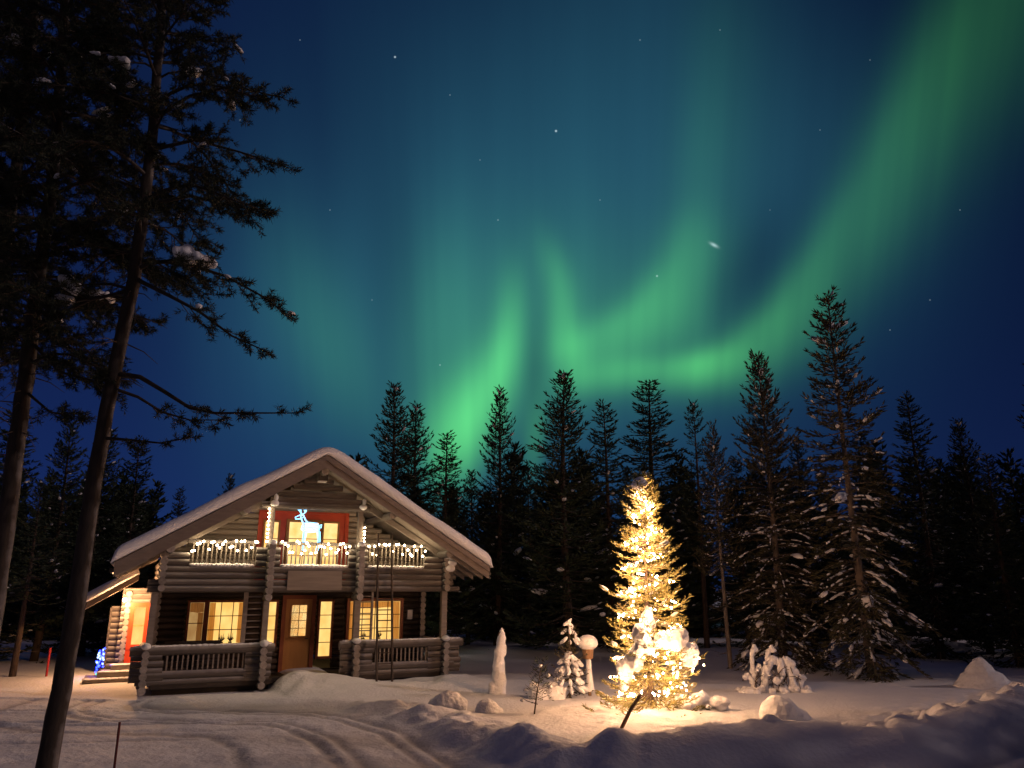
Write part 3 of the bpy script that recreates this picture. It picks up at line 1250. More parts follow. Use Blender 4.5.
# bench on the left porch -----------------------------------------------------
bench = thing('bench', 'dark wooden bench standing on the left porch below the lit window', 'bench', hw(-3.0, 1.3, .26), TH)
for nm, bx in [('seat', (-.75, .75, -.2, .2, .40, .45)), ('backrest', (-.75, .75, .2, .24, .62, .98))]:
    g = MB()
    g.box(*bx)
    g.build(nm, DARK, bench)
for sx in (-.68, .68):
    for y in (-.17, .2):
        g = MB()
        g.box(sx - .03, sx + .03, y - .03, y + .03, 0, .40 if y < 0 else .9)
        g.build('leg', DARK, bench)

# ladder leaning from the ground to the balcony --------------------------------
lad = thing('ladder', 'tall wooden ladder leaning against the balcony right of the middle column', 'ladder', hw(2.08, -.75, gz(*hw(2.08, -.75)[:2])), TH)
lz = lad.location.z
for sx in (-.23, .23):
    g = MB()
    g.tube([(sx, 0, 0), (sx * .96, .58, 4.35 - lz)], .035, 6)
    g.build('rail', LADDERWOOD, lad)
for k in range(14):
    t = (k + .7) / 14.3
    g = MB()
    g.tube([(-.23, .58 * t, (4.35 - lz) * t), (.23, .58 * t, (4.35 - lz) * t)], .018, 6)
    g.build('rung', LADDERWOOD, lad)

# reindeer of light --------------------------------------------------------------
deer = thing('reindeer_light', 'glowing white reindeer light figure standing behind the balcony railing', 'light figure', hw(-.14, .16, 3.78), TH)
deer.scale = (.70, .70, .70)


def neon(name, paths, r=.02):
    g = MB()
    for p in paths:
        g.tube([(a, c, b) for (a, b, c) in p], r, 6)
    return g.build(name, DEER, deer)


body = []
for yy in (-.09, .09):
    for k in range(3):
        q = .09 * k
        body.append([(-.36 + q, .92 + q * .6, yy), (-.30, 1.16 - q, yy), (-.05, 1.20 - q, yy), (.28, 1.17 - q, yy), (.40, 1.02, yy), (.36 - q, .84 + q * .4, yy), (.05, .80 + q, yy), (-.24, .82 + q, yy), (-.36 + q, .92 + q * .6, yy)])
neon("body", body, .015)
neon('neck', [[(-.30, 1.14, yy), (-.42, 1.38, yy), (-.44, 1.46, yy), (-.32, 1.50, yy), (-.22, 1.30, yy), (-.10, 1.18, yy)] for yy in (-.05, .05)])
neon('head', [[(-.34, 1.52, yy), (-.48, 1.50, yy), (-.66, 1.40, yy), (-.64, 1.33, yy), (-.46, 1.34, yy), (-.34, 1.40, yy)] for yy in (-.035, .035)])
for yy in (-.05, .06):
    neon('antler', [[(-.38, 1.52, yy), (-.46, 1.66, yy * 2), (-.44, 1.84, yy * 3)], [(-.45, 1.66, yy * 2), (-.54, 1.74, yy * 2.5)],
                    [(-.36, 1.52, yy), (-.24, 1.64, yy * 2), (-.20, 1.86, yy * 3)], [(-.24, 1.65, yy * 2), (-.30, 1.78, yy * 2.5)]], .015)
for x, yy in ((-.28, -.08), (-.20, .08), (.28, -.08), (.36, .08)):
    bend = .06 if x > 0 else -.03
    neon('leg', [[(x, .86, yy), (x + bend, .46, yy), (x, .02, yy)], [(x + .09, .84, yy), (x + bend + .06, .46, yy), (x + .05, .02, yy)]], .014)
neon('tail', [[(.38, 1.08, 0), (.48, 1.14, 0), (.46, .98, 0)]], .02)

# strings of bulbs along the balcony ---------------------------------------------
bulb_me = None


def string_lights(name, label, pts, bulbs, matl, r, group):
    """pts: world polyline of the cable; bulbs: world points with a drop length"""
    global bulb_me
    t = thing(name, label, 'string lights', pts[0], 0, group)
    b0 = Vector(pts[0])
    g = MB()
    g.tube([Vector(p) - b0 for p in pts], .006, 4)
    for (p, dr) in bulbs:
        if dr > .02:
            q = Vector(p) - b0
            g.tube([q + Vector((0, 0, dr)), q], .004, 4)
    g.build('cable', METAL, t)
    first = None
    for (p, dr) in bulbs[:100]:
        if first is None:
            g = MB()
            g.ball((0, 0, 0), r, 1)
            first = g.build('bulb', matl, t)
            o = first
        else:
            o = part_copy(first, t)
        o.location = Vector(p) - b0
    if len(bulbs) > 100:
        g = MB()
        for (p, dr) in bulbs[100:]:
            g.ball(Vector(p) - b0, r, 1)
        o = g.build('bulb_mass', matl, t, kind='stuff')
    return t


RB = random.Random(11)
for (a, b), lab in zip(OPEN, ['string of warm white bulbs draped on the left section of the balcony railing',
                              'string of warm white bulbs draped below the reindeer on the middle balcony railing',
                              'string of warm white bulbs draped on the balcony railing behind the ladder']):
    pts, bl = [], []
    n = 24 if a < -2 or a > 1 else 28
    for k in range(n + 1):
        x = a - .02 + (b - a + .06) * k / n
        z = 4.02 + .02 * math.sin(k * 1.3)
        pts.append(hw(x, -.13, z))
        dr = RB.choice([0, .03, .08, .13, .18, .22, .28, .32])
        if k % 8 != 5:
            bl.append((hw(x + RB.uniform(-.02, .02), -.14 - RB.uniform(0, .05), z - dr), dr))
    string_lights('string_lights', lab, pts, bl, BULB, .031, 'bulb strings on the balcony')
for x, z0, z1, lab in [(-1.40, 4.02, 4.95, 'short vertical string of bulbs climbing the left balcony post'), (1.46, 3.98, 4.5, 'short vertical string of bulbs climbing the right balcony post')]:
    n = 8 if z1 > 4.7 else 5
    pts = [hw(x, -.1, z0 + (z1 - z0) * k / n) for k in range(n + 1)]
    string_lights('string_lights', lab, pts, [(p, 0) for p in pts], BULB, .028, 'bulb strings on the balcony')


# ------------------------------------------------------------------ conifers
def blade(V, F, p, d, L, w, rng):
    """one flat elongated spray of needles"""
    s = d.cross(Vector((rng.uniform(-1, 1), rng.uniform(-1, 1), rng.uniform(-1, 1))))
    if s.length < 1e-4:
        return
    s.normalize()
    s *= w * .5
    o = len(V)
    m = p + d * (L * .45)
    V.append(tuple(p))
    V.append(tuple(m + s))
    V.append(tuple(p + d * L))
    V.append(tuple(m - s))
    F.append((o, o + 1, o + 2, o + 3))


def conifer_mesh(seed, H, R, style='pine', bare=.12, whorl=.34, nb=6, blade_l=.22, blade_w=.055, twig_step=.13, nblade=3,
                 snow=.25, snow_size=.11, dead=0, snow_low=True, power=.85, gap=0.0, fat=False, jitter=.5, bare_low=0.0):
    rng = random.Random(seed)
    wood, snowm = MB(), MB()
    V, F = [], []
    # trunk with a slight sway
    pts, rs = [], []
    sway = [rng.uniform(-.012, .012) * H, rng.uniform(-.012, .012) * H]
    for i in range(11):
        t = i / 10
        pts.append((sway[0] * math.sin(t * 3), sway[1] * math.sin(t * 2.4), H * t * .985))
        rs.append(max(.012, .0125 * H * (1 - t) ** .9 + .01))
    wood.tube(pts, rs, 8)

    def axis_at(z):
        t = z / H
        return Vector((sway[0] * math.sin(t * 3), sway[1] * math.sin(t * 2.4), z))
    z = bare * H
    ang0 = rng.uniform(0, 6.28)
    while z < H * .985:
        t = (z / H - bare) / (1 - bare)
        prof = (1 - t) ** power
        if fat:
            prof = (1 - math.exp(-3.4 * (1 - t))) * (min(1, .75 + 1.5 * t) if style == 'pine' else 1)
        bl = R * prof * rng.uniform(.9, 1.05) + .12
        n = max(3, int(round(nb * (.7 + .5 * (1 - t)))))
        ang0 += rng.uniform(.3, 1.2)
        for k in range(n):
            if rng.random() < gap:
                continue
            a = ang0 + 6.283 * k / n + rng.uniform(-.35, .35)
            L = bl * rng.choice((rng.uniform(.35, .8), rng.uniform(.75, 1.15), rng.uniform(.8, 1.1)))
            zz = z + rng.uniform(-1, 1) * whorl * jitter
            if style == 'pine':
                el = rad(-14 + 64 * t ** 1.3 + rng.uniform(-13, 13))
                sag = -.10 * L * (1 - t)
                tip = .20 * L
            else:
                el = rad(-24 + 48 * t + rng.uniform(-8, 8))
                sag = -.16 * L * (1 - t)
                tip = .16 * L
            if bare_low and t < .55:
                el -= rad(14) * (1 - t)
                tip = -.06 * L * rng.uniform(-.5, 1.5)
                sag = .06 * L
            h = Vector((math.cos(a), math.sin(a), 0))
            p0 = axis_at(min(zz, H * .98))
            side = Vector((-math.sin(a), math.cos(a), 0))
            bp = []
            ns = 5
            bend = rng.uniform(-.12, .12) * L
            for i in range(ns + 1):
                s = i / ns
                bp.append(p0 + h * (L * s * math.cos(el)) + Vector((0, 0, 1)) * (L * s * math.sin(el) + sag * math.sin(s * 3.14) + tip * s ** 3) + side * bend * s * s)
            wood.tube(bp, [max(.004, (.010 + .010 * L) * (1 - .85 * i / ns)) for i in range(ns + 1)], 4)

            def bpt(s):
                i = min(int(s * ns), ns - 1)
                return bp[i].lerp(bp[i + 1], s * ns - i)
            nude = t < .5 and rng.random() < bare_low * (1.2 - t)
            if nude:
                for q in range(int(L / .13)):
                    if rng.random() < .55:
                        s = rng.uniform(.1, 1)
                        dq = (bpt(min(1, s + .1)) - bpt(max(0, s - .1))).normalized()
                        sz = snow_size * rng.uniform(.35, .8)
                        snowm.ball(bpt(s) + Vector((0, 0, .03)), (sz * rng.uniform(1.2, 2.4), sz * .55, sz * .5), 1, .2, rng, 0, dq.to_track_quat('X', 'Z').to_matrix())
            s = .82 if nude else .12 if L < .8 else .22
            step = twig_step / max(L, .1)
            sgn = 1
            while s < 1.0:
                p = bpt(s)
                dirb = (bpt(min(1, s + .05)) - bpt(max(0, s - .05))).normalized()
                tl = (.10 + .34 * L * (1 - s) ** .8 * min(1, s * 3)) * rng.uniform(.7, 1.2)
                tl = min(tl, .62)
                for sg in ((sgn,) if rng.random() < .35 else (1, -1)):
                    td = (dirb * .75 + side * sg * rng.uniform(.55, 1.0) + Vector((0, 0, rng.uniform(-.15, .30)))).normalized()
                    nbq = max(1, int(nblade * tl / .25 + .5))
                    for q in range(nbq):
                        pp = p + td * (tl * (q + rng.random() * .6) / nbq)
                        dd = (td + Vector((rng.uniform(-.5, .5), rng.uniform(-.5, .5), rng.uniform(-.25, .45)))).normalized()
                        blade(V, F, pp, dd, blade_l * rng.uniform(.7, 1.25), blade_w * rng.uniform(.7, 1.3), rng)
                sgn = -sgn
                blade(V, F, p, (dirb + Vector((rng.uniform(-.4, .4), rng.uniform(-.4, .4), rng.uniform(-.1, .5)))).normalized(), blade_l, blade_w, rng)
                s += step * rng.uniform(.8, 1.25)
            for q in range(3):
                blade(V, F, bp[-1], (dirb + Vector((rng.uniform(-.4, .4), rng.uniform(-.4, .4), rng.uniform(-.1, .5)))).normalized(), blade_l * 1.1, blade_w, rng)
            # snow lying on the bough
            pr = snow * (1.25 - .9 * t if snow_low else 1)
            for q in range(int(L / .34) + 1):
                if rng.random() < pr:
                    s = rng.uniform(.35, .98)
                    p = bpt(s) + side * rng.uniform(-.2, .2) * L * .5 + Vector((0, 0, .03))
                    sz = snow_size * rng.uniform(.35, 1.0) ** 1.0
                    if rng.random() < .08:
                        sz *= 2.3
                    dirb = (bpt(min(1, s + .1)) - bpt(max(0, s - .1))).normalized()
                    M = dirb.to_track_quat('X', 'Z').to_matrix()
                    snowm.ball(p, (sz * rng.uniform(1.0, 2.1), sz * rng.uniform(.6, 1.0), sz * rng.uniform(.4, .75)), 1, .22, rng, 0, M)
        z += whorl * rng.uniform(.75, 1.25) * (1.0 - .35 * t)
    for k in range(dead):
        z = H * rng.uniform(.05, .35)
        a = rng.uniform(0, 6.28)
        L = rng.uniform(.5, 1.3)
        p0 = axis_at(z)
        h = Vector((math.cos(a), math.sin(a), rng.uniform(-.35, .1)))
        wood.tube([p0, p0 + h * L * .5, p0 + h * L + Vector((0, 0, .1))], [.018, .012, .004], 4)
    for q in range(5):
        blade(V, F, Vector((sway[0] * math.sin(3), sway[1] * math.sin(2.4), H * .96)), Vector((rng.uniform(-.25, .25), rng.uniform(-.25, .25), 1)).normalized(), blade_l * 1.5, blade_w, rng)
    crown = MB()
    crown.v, crown.f = V, F
    crown.m = [0] * len(F)
    crown.sm = [False] * len(F)
    return wood, crown, snowm


class Kind:
    def __init__(s, bark, needle, H, **kw):
        s.H = H
        w, c, sn = conifer_mesh(H=H, **kw)
        s.parts = []
        for nm, mbx, mt in (('trunk', w, bark), ('crown', c, needle), ('snow_load', sn, SNOW)):
            if mbx.v:
                me = mbx.build(nm, mt)
                s.parts.append((nm, me.data))
                bpy.data.objects.remove(me)

    def place(s, label, x, y, H, rotz, wide=1.0, name='pine_tree', group=None, lean=(0, 0)):
        t = thing(name, label, 'tree', (x, y, gz(x, y) - .05), rotz, group)
        k = H / s.H
        t.scale = (k * wide, k * wide, k)
        t.rotation_euler = (lean[0], lean[1], rotz)
        for nm, me in s.parts:
            o = bpy.data.objects.new(nm, me)
            COL.objects.link(o)
            o.parent = t
            if nm == 'snow_load':
                o['kind'] = 'stuff'
        return t


K = [
    Kind(BARK, NEEDLE, 12, seed=1, gap=.13, R=2.15, style='pine', bare=.08, snow=.07, dead=8, power=.80, nb=7, whorl=.30),
    Kind(BARK, NEEDLE, 12, seed=2, gap=.13, R=2.0, style='pine', bare=.18, snow=.06, dead=14, whorl=.33, power=.78, nb=7),
    Kind(BARK, NEEDLE, 12, seed=3, gap=.13, R=2.0, style='spruce', bare=.04, snow=.08, nb=7, power=.80, whorl=.31),
    Kind(PALEBARK, BROWNNEEDLE, 12, seed=4, R=2.3, style='pine', bare=.05, snow=.42, snow_size=.075, dead=16, bare_low=.45, whorl=.32, power=.74, nb=7),
    Kind(PALEBARK, BROWNNEEDLE, 12, seed=5, R=2.05, style='spruce', bare=.03, snow=.30, snow_size=.10, dead=22, bare_low=.50, nb=6, power=.62, whorl=.32),
    Kind(BARK, NEEDLE, 12, seed=6, R=1.5, style='pine', bare=.40, snow=.05, dead=10, nb=5, gap=.2, power=.7),
    Kind(PALETRUNK, BROWNNEEDLE, 12, seed=8, R=1.9, style='pine', bare=.42, snow=.22, snow_size=.08, dead=26, power=.7, nb=6, whorl=.30),
]
GF = 'dark conifers along the forest edge'
RT = random.Random(5)


def pix_tree(kind, px, py, dist, label, wide=1.0, name='pine_tree', basepx=None, group=GF):
    top = at(px, py, dist)
    # base lies on the world vertical through the top unless the photo shows the trunk lean
    bx, by = top.x, dist
    H = top.z - gz(bx, by) + .05
    return K[kind].place(label, bx, by, H, RT.uniform(0, 6.28), wide * 12 / max(H, 4) * (H / 12), name, group)


for a in [
    (0, 393, 384, 35, 'tall dark pine just right of the cabin ridge, leftmost over the right slope', 1.0),
    (0, 414, 404, 36.5, 'dark pine touching the tall one over the right roof slope, slightly shorter', 1.0),
    (2, 447, 430, 34, 'short dark conifer above the right roof slope, under the bright green glow', 1.0),
    (1, 470, 470, 39, 'low dark pine in the gap under the brightest aurora', .9),
    (0, 498, 388, 37, 'slender dark pine standing alone against the brightest green light', .82),
    (1, 526, 468, 40, 'low dark pine between the two pointed pines in the middle', .9),
    (0, 565, 371, 33, 'tallest pointed dark pine in the middle, with a thin pale trunk', 1.12),
    (2, 603, 400, 35, 'dark conifer right beside the tallest pointed pine in the middle', .95),
    (2, 649, 378, 37, 'dark conifer directly behind the tip of the lit Christmas tree', 1.15),
    (5, 692, 402, 35, 'thin sparse dark pine between the lit tree and the brownish pines', .75),
    (1, 625, 470, 41, 'low dark pine filling the gap left of the lit tree tip', 1.0),
]:
    pix_tree(a[0], a[1], a[2], a[3], a[4], a[5] * 1.28)
GB = 'brownish conifers right of the lit tree'
pix_tree(6, 714, 425, 28.5, 'slim brownish pine with a pale thin trunk right of the lit tree', .75, group=GB)
pix_tree(3, 757, 352, 27.5, 'broad brownish pine with snowy lower boughs behind the snow covered bush', 1.02, group=GB)
pix_tree(4, 829, 293, 24.6, 'tallest conifer on the right, snow specks up its crown and snowy bare lower boughs', .98, 'spruce_tree', group=GB)
for a in [
    (2, 905, 392, 32, 'dark conifer behind the tallest conifer on its right side', 1.2),
    (0, 955, 420, 33, 'dark pine whose tip shows against blue sky near the right edge', 1.25),
    (2, 986, 452, 28, 'dark dense conifer above the cone shaped snow mound', 1.3),
    (2, 1045, 335, 29, 'dark tree half cut off by the right edge of the view', 1.3),
    (1, 930, 470, 36, 'shorter dark conifer filling the gap beside the right pair', 1.3),
    (2, 860, 430, 36, 'dark conifer hidden mostly behind the tallest conifer on the right', 1.2),
    (0, 795, 440, 36, 'dark pine between the brownish pine and the tallest conifer', 1.2),
    (2, 735, 455, 37, 'dark conifer behind the slim brownish pine', 1.2),
    # behind and left of the cabin
    (2, 181, 486, 44, 'small distant conifer tip standing alone left of the cabin roof', 1.0),
    (0, 232, 474, 46, 'small distant pine tip just above the left roof slope', 1.0),
    (2, 140, 436, 34, 'dark conifer behind the leaning trunk, rightmost of the left group', 1.25),
    (0, 112, 428, 33, 'dark pine directly behind the leaning trunk above the annex', 1.25),
    (1, 70, 420, 31, 'dark pine left of the leaning trunk behind the red marker', 1.25),
    (2, 20, 400, 30, 'dark conifer at the far left behind the yard', 1.35),
    (0, -30, 380, 28, 'dark pine cut off by the left edge of the view', 1.3),
]:
    pix_tree(*a)
# small frosted pine on the left with visible trunk
p = ground_at(12, 678)
t = K[5].place('small pine with frosted tufts and bare pale trunk at the left edge of the yard', p.x, p.y, 6.2, 1.0, 1.35, 'pine_tree', GF)

# unseen conifers added right of the view to block the sun
for (x, y, H, kd, lab) in [(19, 24.5, 12, 2, 'dark conifer added outside the view to the right as sun blocker, beside the clearing'), (23, 25.5, 13, 0, 'dark pine added outside the view to the right as sun blocker, behind the clearing'),
                           (21, 28.5, 12.5, 2, 'dark conifer added outside the view to the right as sun blocker, deep in the wood'), (26, 29, 13, 0, 'dark pine added outside the view to the right as sun blocker, deep in the wood'),
                           (25.5, 33, 13, 2, 'dark conifer added outside the view to the right as sun blocker, farthest back'),
                           (15.5, 11.2, 8.6, 2, 'broad spruce added outside the view to the right for shade, nearest the yard'), (16.6, 12.8, 9.4, 2, 'broad spruce added outside the view to the right for shade, second along the bank'),
                           (18.0, 14.6, 9.0, 2, 'broad spruce added outside the view to the right for shade, third along the bank'), (19.4, 16.2, 6.6, 2, 'broad spruce added outside the view to the right for shade, last along the bank'),
                           (14.9, 9.4, 9.2, 2, 'broad spruce added outside the view to the right for shade, closest to the viewer')]:
    K[kd].place(lab, x, y, H, RT.uniform(0, 6.28), 1.25 if H > 9.5 else 1.5, 'spruce_tree' if kd == 2 else 'pine_tree', GF if H > 9.5 else 'broad spruces added to shade the bank')

# far woods: one mass
fw = MB()
w_, c_, s_ = conifer_mesh(77, 11, 1.9, 'pine', bare=.05, whorl=.5, nb=6, blade_l=.42, blade_w=.13, twig_step=.26, nblade=2, snow=0)
cv = np.array(c_.v)
RF = random.Random(9)
spots = []
for k in range(230):
    y = RF.uniform(42, 66)
    x = RF.uniform(-1.05, 1.05) * y * .80
    spots.append((x, y))
tv = np.array(w_.v)
allv, allf, allm = [], [], []
off = 0
for (x, y) in spots:
    a = RF.uniform(0, 6.28)
    sc_h = RF.uniform(.66, .98)
    if x < -.27 * y and x > -.46 * y:
        sc_h *= .62
    ca, sa = math.cos(a), math.sin(a)
    zb = gz(x, y)
    for arr, fl, mi in ((cv, c_.f, 0), (tv, w_.f, 1)):
        wd = 1.25
        q = np.stack([(arr[:, 0] * ca - arr[:, 1] * sa) * wd * sc_h + x, (arr[:, 0] * sa + arr[:, 1] * ca) * wd * sc_h + y, arr[:, 2] * sc_h + zb], 1)
        allv.append(q)
        allf.extend([tuple(i + off for i in f) for f in fl])
        allm.extend([mi] * len(fl))
        off += len(q)
fw.v = np.concatenate(allv).tolist()
fw.f = allf
fw.m = allm
fw.sm = [False] * len(allf)
fo = fw.build('forest', [NEEDLE, BARK])
fo['kind'] = 'stuff'
fo['label'] = 'dark far woods behind the clearing'

# ------------------------------------------------------------------ lit Christmas tree
LT = ground_at(652, 716)
LT.z = gz(LT.x, LT.y)
top = at(651, 475, LT.y + .1)
LH = top.z - LT.z
def xr(t):
    return 1.14 * max(0, 1 - t) ** .74


xmas = thing('spruce_tree', 'spruce wrapped in glowing warm fairy lights with heavy snow on its left side', 'tree', LT, .4)
w, c, s = conifer_mesh(41, LH, 1.16, 'spruce', bare=.03, whorl=.27, nb=13, power=.74, jitter=.22, blade_l=.105, blade_w=.022, twig_step=.05, nblade=5, snow=.40, snow_size=.05, snow_low=False, gap=.16)
w.build('trunk', BARK, xmas)
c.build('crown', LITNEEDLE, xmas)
s.build('snow_load', SNOW, xmas, kind='stuff')
RX = random.Random(8)
inv = Matrix.Rotation(-.4, 4, 'Z')
sn = MB()


def lt_local(px, py, dist):
    return inv @ (at(px, py, dist) - LT)


LUMPS = [(647, 618, -.50, .16, .24, .36), (640, 634, -.58, .26, .30, .34), (632, 656, -.62, .24, .30, .34), (625, 672, -.55, .15, .26, .42),
         (662, 640, -.62, .30, .32, .24), (680, 642, -.55, .27, .30, .38), (691, 652, -.45, .17, .26, .34), (648, 646, -.6, .24, .3, .22)]
for (px, py, dd, rx, ry, rz) in LUMPS:
    rx, ry, rz, dd = rx * .86, ry * .8, rz * .86, dd + .10
    p = lt_local(px, py, LT.y + dd)
    for q in range(5):
        sn.ball(p + Vector((RX.uniform(-.6, .6) * rx, RX.uniform(-.4, .4) * ry, RX.uniform(-.6, .5) * rz)), (rx * RX.uniform(.5, .8), ry * RX.uniform(.6, .85), rz * RX.uniform(.45, .7)), 3, .10, RX)
melt(sn.build('heavy_snow', SNOW, xmas), .026, .10)
sn = MB()
for k in range(3):
    sn.ball(lt_local(639, 484, LT.y - .12) + Vector((RX.uniform(-.05, .05), RX.uniform(-.05, .05), RX.uniform(-.06, .06))), .16, 3, .06, RX)
melt(sn.build('top_snow', SNOW, xmas), .026, .05)
# bulbs: spiral of cable near the outside of the crown
pts, bl = [], []
NBULB = 300
turns = 10
for k in range(NBULB):
    t = (k + .5) / NBULB
    t2 = 1 - (1 - t) ** .62 if False else t ** 1.25
    z = .15 + (LH - .25) * t2
    R_ = xr(z / LH) * RX.uniform(.35, .95) + .03
    a = t * turns * 6.283 + RX.uniform(-.25, .25)
    p = LT + Vector((math.cos(a) * R_, math.sin(a) * R_, z))
    pts.append(p)
    bl.append((p + Vector((0, 0, -.03)), 0))
# a bright strand running down the side that faces the yard
for k in range(46):
    t = k / 45
    z = LH * (.93 - .86 * t)
    R_ = xr(z / LH) * .85
    a = -1.75 + .55 * math.sin(t * 9) + .25 * RX.uniform(-1, 1)
    bl.append((LT + Vector((math.cos(a) * R_, math.sin(a) * R_, z)), 0))
for (px, py, dd, rx, ry, rz) in LUMPS:
    for q in range(1):
        bl.append((at(px, py, LT.y + dd) + Vector((RX.choice((-1, 1)) * rx * 1.25, -ry * .8, RX.uniform(-1.2, -.6) * rz)), 0))
RX.shuffle(bl)
string_lights('fairy_lights', 'long string of golden fairy lights wound around the snowy Christmas tree', pts, bl, TREEBULB, .020, None)

# ------------------------------------------------------------------ small things in the snow
RS = random.Random(21)


def snow_thing(name, label, px, py, shapes, cat='snow mound'):
    p = ground_at(px, py, .05)
    p.z = gz(p.x, p.y)
    g = MB()
    for (x, y, z, rx, ry, rz, j) in shapes:
        g.ball((x, y, z), (rx, ry, rz), 3, j, RS)
    o = g.build(name, SNOW)
    o.location = p
    melt(o, .028)
    return tag(o, label, cat)


# leaning pillar of snow (a post caked in snow)
p = ground_at(499, 694)
p.z = gz(p.x, p.y)
st = thing('snowy_post', 'leaning tall post caked in snow standing right of the cabin', 'post', p)
g = MB()
g.tube([(-.05, 0, -.1), (.02, 0, 1.55)], .05, 6)
g.build('post', STICK, st)
g = MB()
prev = None
path, rr = [], []
for i in range(15):
    t = i / 14
    path.append((-.04 + .10 * t + .02 * math.sin(t * 9), .02 * math.sin(t * 7), -.05 + 1.72 * t))
    rr.append((.215 - .12 * t) * (1 + .07 * math.sin(i * 2.3)) * (1 if i < 13 else .75 if i == 13 else .25))
g.tube(path, rr, 14)
g.ball((.15, -.02, 1.12), (.06, .08, .17), 2, .15, RS)
g.ball((-.15, -.05, .12), (.14, .14, .2), 2, .15, RS)
melt(g.build('snow_coat', SNOW, st), .022, .05)

# post with a box and mushroom of snow
p = ground_at(590, 697)
p.z = gz(p.x, p.y)
fd = thing('lamp_post', 'short garden post with a box head under a round cap of snow', 'post', p)
g = MB()
g.tube([(0, 0, -.1), (-.02, 0, .95)], .045, 8)
g.build('post', STICK, fd)
g = MB()
g.tube([(0.02, 0, .1), (-.01, 0, .5), (-.02, 0, .92)], [.11, .085, .07], 10)
g.build('snow_coat', SNOW, fd)
g = MB()
g.tube([(-.03, 0, .90), (-.03, 0, 1.18)], [.13, .16], 12, smooth=True)
g.build('box_head', STICK, fd)
g = MB()
g.ball((-.03, 0, 1.30), (.265, .26, .20), 3, .03, RS)
g.build('snow_cap', SNOW, fd)

# little spruce bowed with snow
p = ground_at(570, 699)
p.z = gz(p.x, p.y)
ss = thing('spruce_tree', 'knee high young spruce bowed under lumps of snow between the two posts', 'tree', p)
w, c, s = conifer_mesh(52, 1.75, .50, 'spruce', bare=.05, whorl=.16, nb=6, blade_l=.08, blade_w=.018, twig_step=.05, nblade=3, snow=0, gap=.35)
w.build('trunk', TWIG, ss)
c.build('crown', BROWNNEEDLE, ss)
g = MB()
for (zc, rad_, n, sz) in [(1.78, .04, 2, .10), (1.62, .12, 4, .085), (1.38, .20, 6, .08), (1.0, .08, 3, .13), (.85, .2, 6, .11), (.66, .3, 9, .105), (.42, .3, 9, .10), (.2, .36, 10, .10)]:
    for k in range(n):
        a = 6.283 * k / n + RS.uniform(-.3, .3)
        r_ = rad_ * RS.uniform(.7, 1.15)
        d_ = Vector((math.cos(a), math.sin(a), -.75)).normalized()
        M = d_.to_track_quat('X', 'Z').to_matrix()
        g.ball((math.cos(a) * r_, math.sin(a) * r_, zc + RS.uniform(-.05, .05)), (sz * RS.uniform(1.1, 1.7), sz * .6, sz * .55), 2, .14, RS, 0, M)
melt(g.build('snow_load', SNOW, ss), .018, .03)

# thin sapling
p = ground_at(536, 716)
p.z = gz(p.x, p.y)
sp = thing('sapling', 'thin dark sapling with a few twigs sticking out of the snow bank', 'sapling', p)
g = MB()
g.tube([(-.05, 0, -.1), (.02, 0, .4), (.10, 0, .85), (.16, 0, 1.12)], [.02, .017, .012, .004], 6)
for (z, a, L) in [(.2, 2.9, .4), (.3, .4, .35), (.45, 3.3, .3), (.5, .1, .34), (.62, 2.6, .26), (.72, .6, .3), (.85, 3.0, .22), (.92, .2, .22)]:
    b0 = Vector((.02 + .09 * z, 0, z))
    g.tube([b0, b0 + Vector((math.cos(a) * L * .6, math.sin(a) * L * .6, .06)), b0 + Vector((math.cos(a) * L, math.sin(a) * L, .16))], [.009, .007, .003], 5)
g.build('stem', TWIG, sp)
V, F = [], []
for k in range(260):
    z = RS.uniform(.2, 1.12)
    a = RS.uniform(0, 6.28)
    r_ = RS.uniform(0, .3) * (1.15 - z * .7)
    blade(V, F, Vector((.02 + .09 * z + math.cos(a) * r_, math.sin(a) * r_, z + RS.uniform(0, .08))), Vector((math.cos(a), math.sin(a), RS.uniform(-.3, .9))).normalized(), .10, .02, RS)
g = MB()
g.add(V, F)
g.build('leaf_tufts', NEEDLE, sp, kind='stuff')
g = MB()
for (x, z) in [(-.3, .28), (.3, .38), (-.22, .50), (.32, .55), (.1, 1.0), (.28, .8)]:
    g.ball((x, 0, z), (.06, .05, .04), 1, .2, RS)
g.build('snow_load', SNOW, sp, kind='stuff')

# stick leaning in front of the lit tree
p = ground_at(617, 730, .30)
q = at(641, 694, p.y + .25)
tk = MB()
tk.tube([(0, 0, -.12), tuple((q - p) * .5 + Vector((.01, 0, .01))), tuple(q - p)], [.035, .034, .030], 8)
tk = tk.build('stick', STICK)
tk.location = p
tag(tk, 'brown wooden stick poking slanted out of the bank before the lit tree', 'stick')

# markers
p = ground_at(113, 778)
p.z = gz(p.x, p.y)
h = at(113, 722, p.y).z - p.z
g = MB()
g.tube([(0, 0, -.2), (0, 0, h)], .018, 8)
g.tube([(0, 0, h - .22), (0, 0, h - .08)], .0195, 8, 1)
o = g.build('snow_stake', [mat('dark_red_stake', (.10, .018, .018), rough=.6), mat('pale_band', (.12, .025, .022), rough=.6)])
o.location = p
tag(o, 'thin dark red snow stake standing in the foreground yard near the leaning trunk', 'stake')
p = ground_at(46, 678)
p.z = gz(p.x, p.y)
g = MB()
g.tube([(0, 0, -.2), (0, 0, .85)], .035, 8)
o = g.build('snow_stake', REDPOLE)
o.location = p
tag(o, 'bright red snow stake at the back of the yard left of the trunk', 'stake')

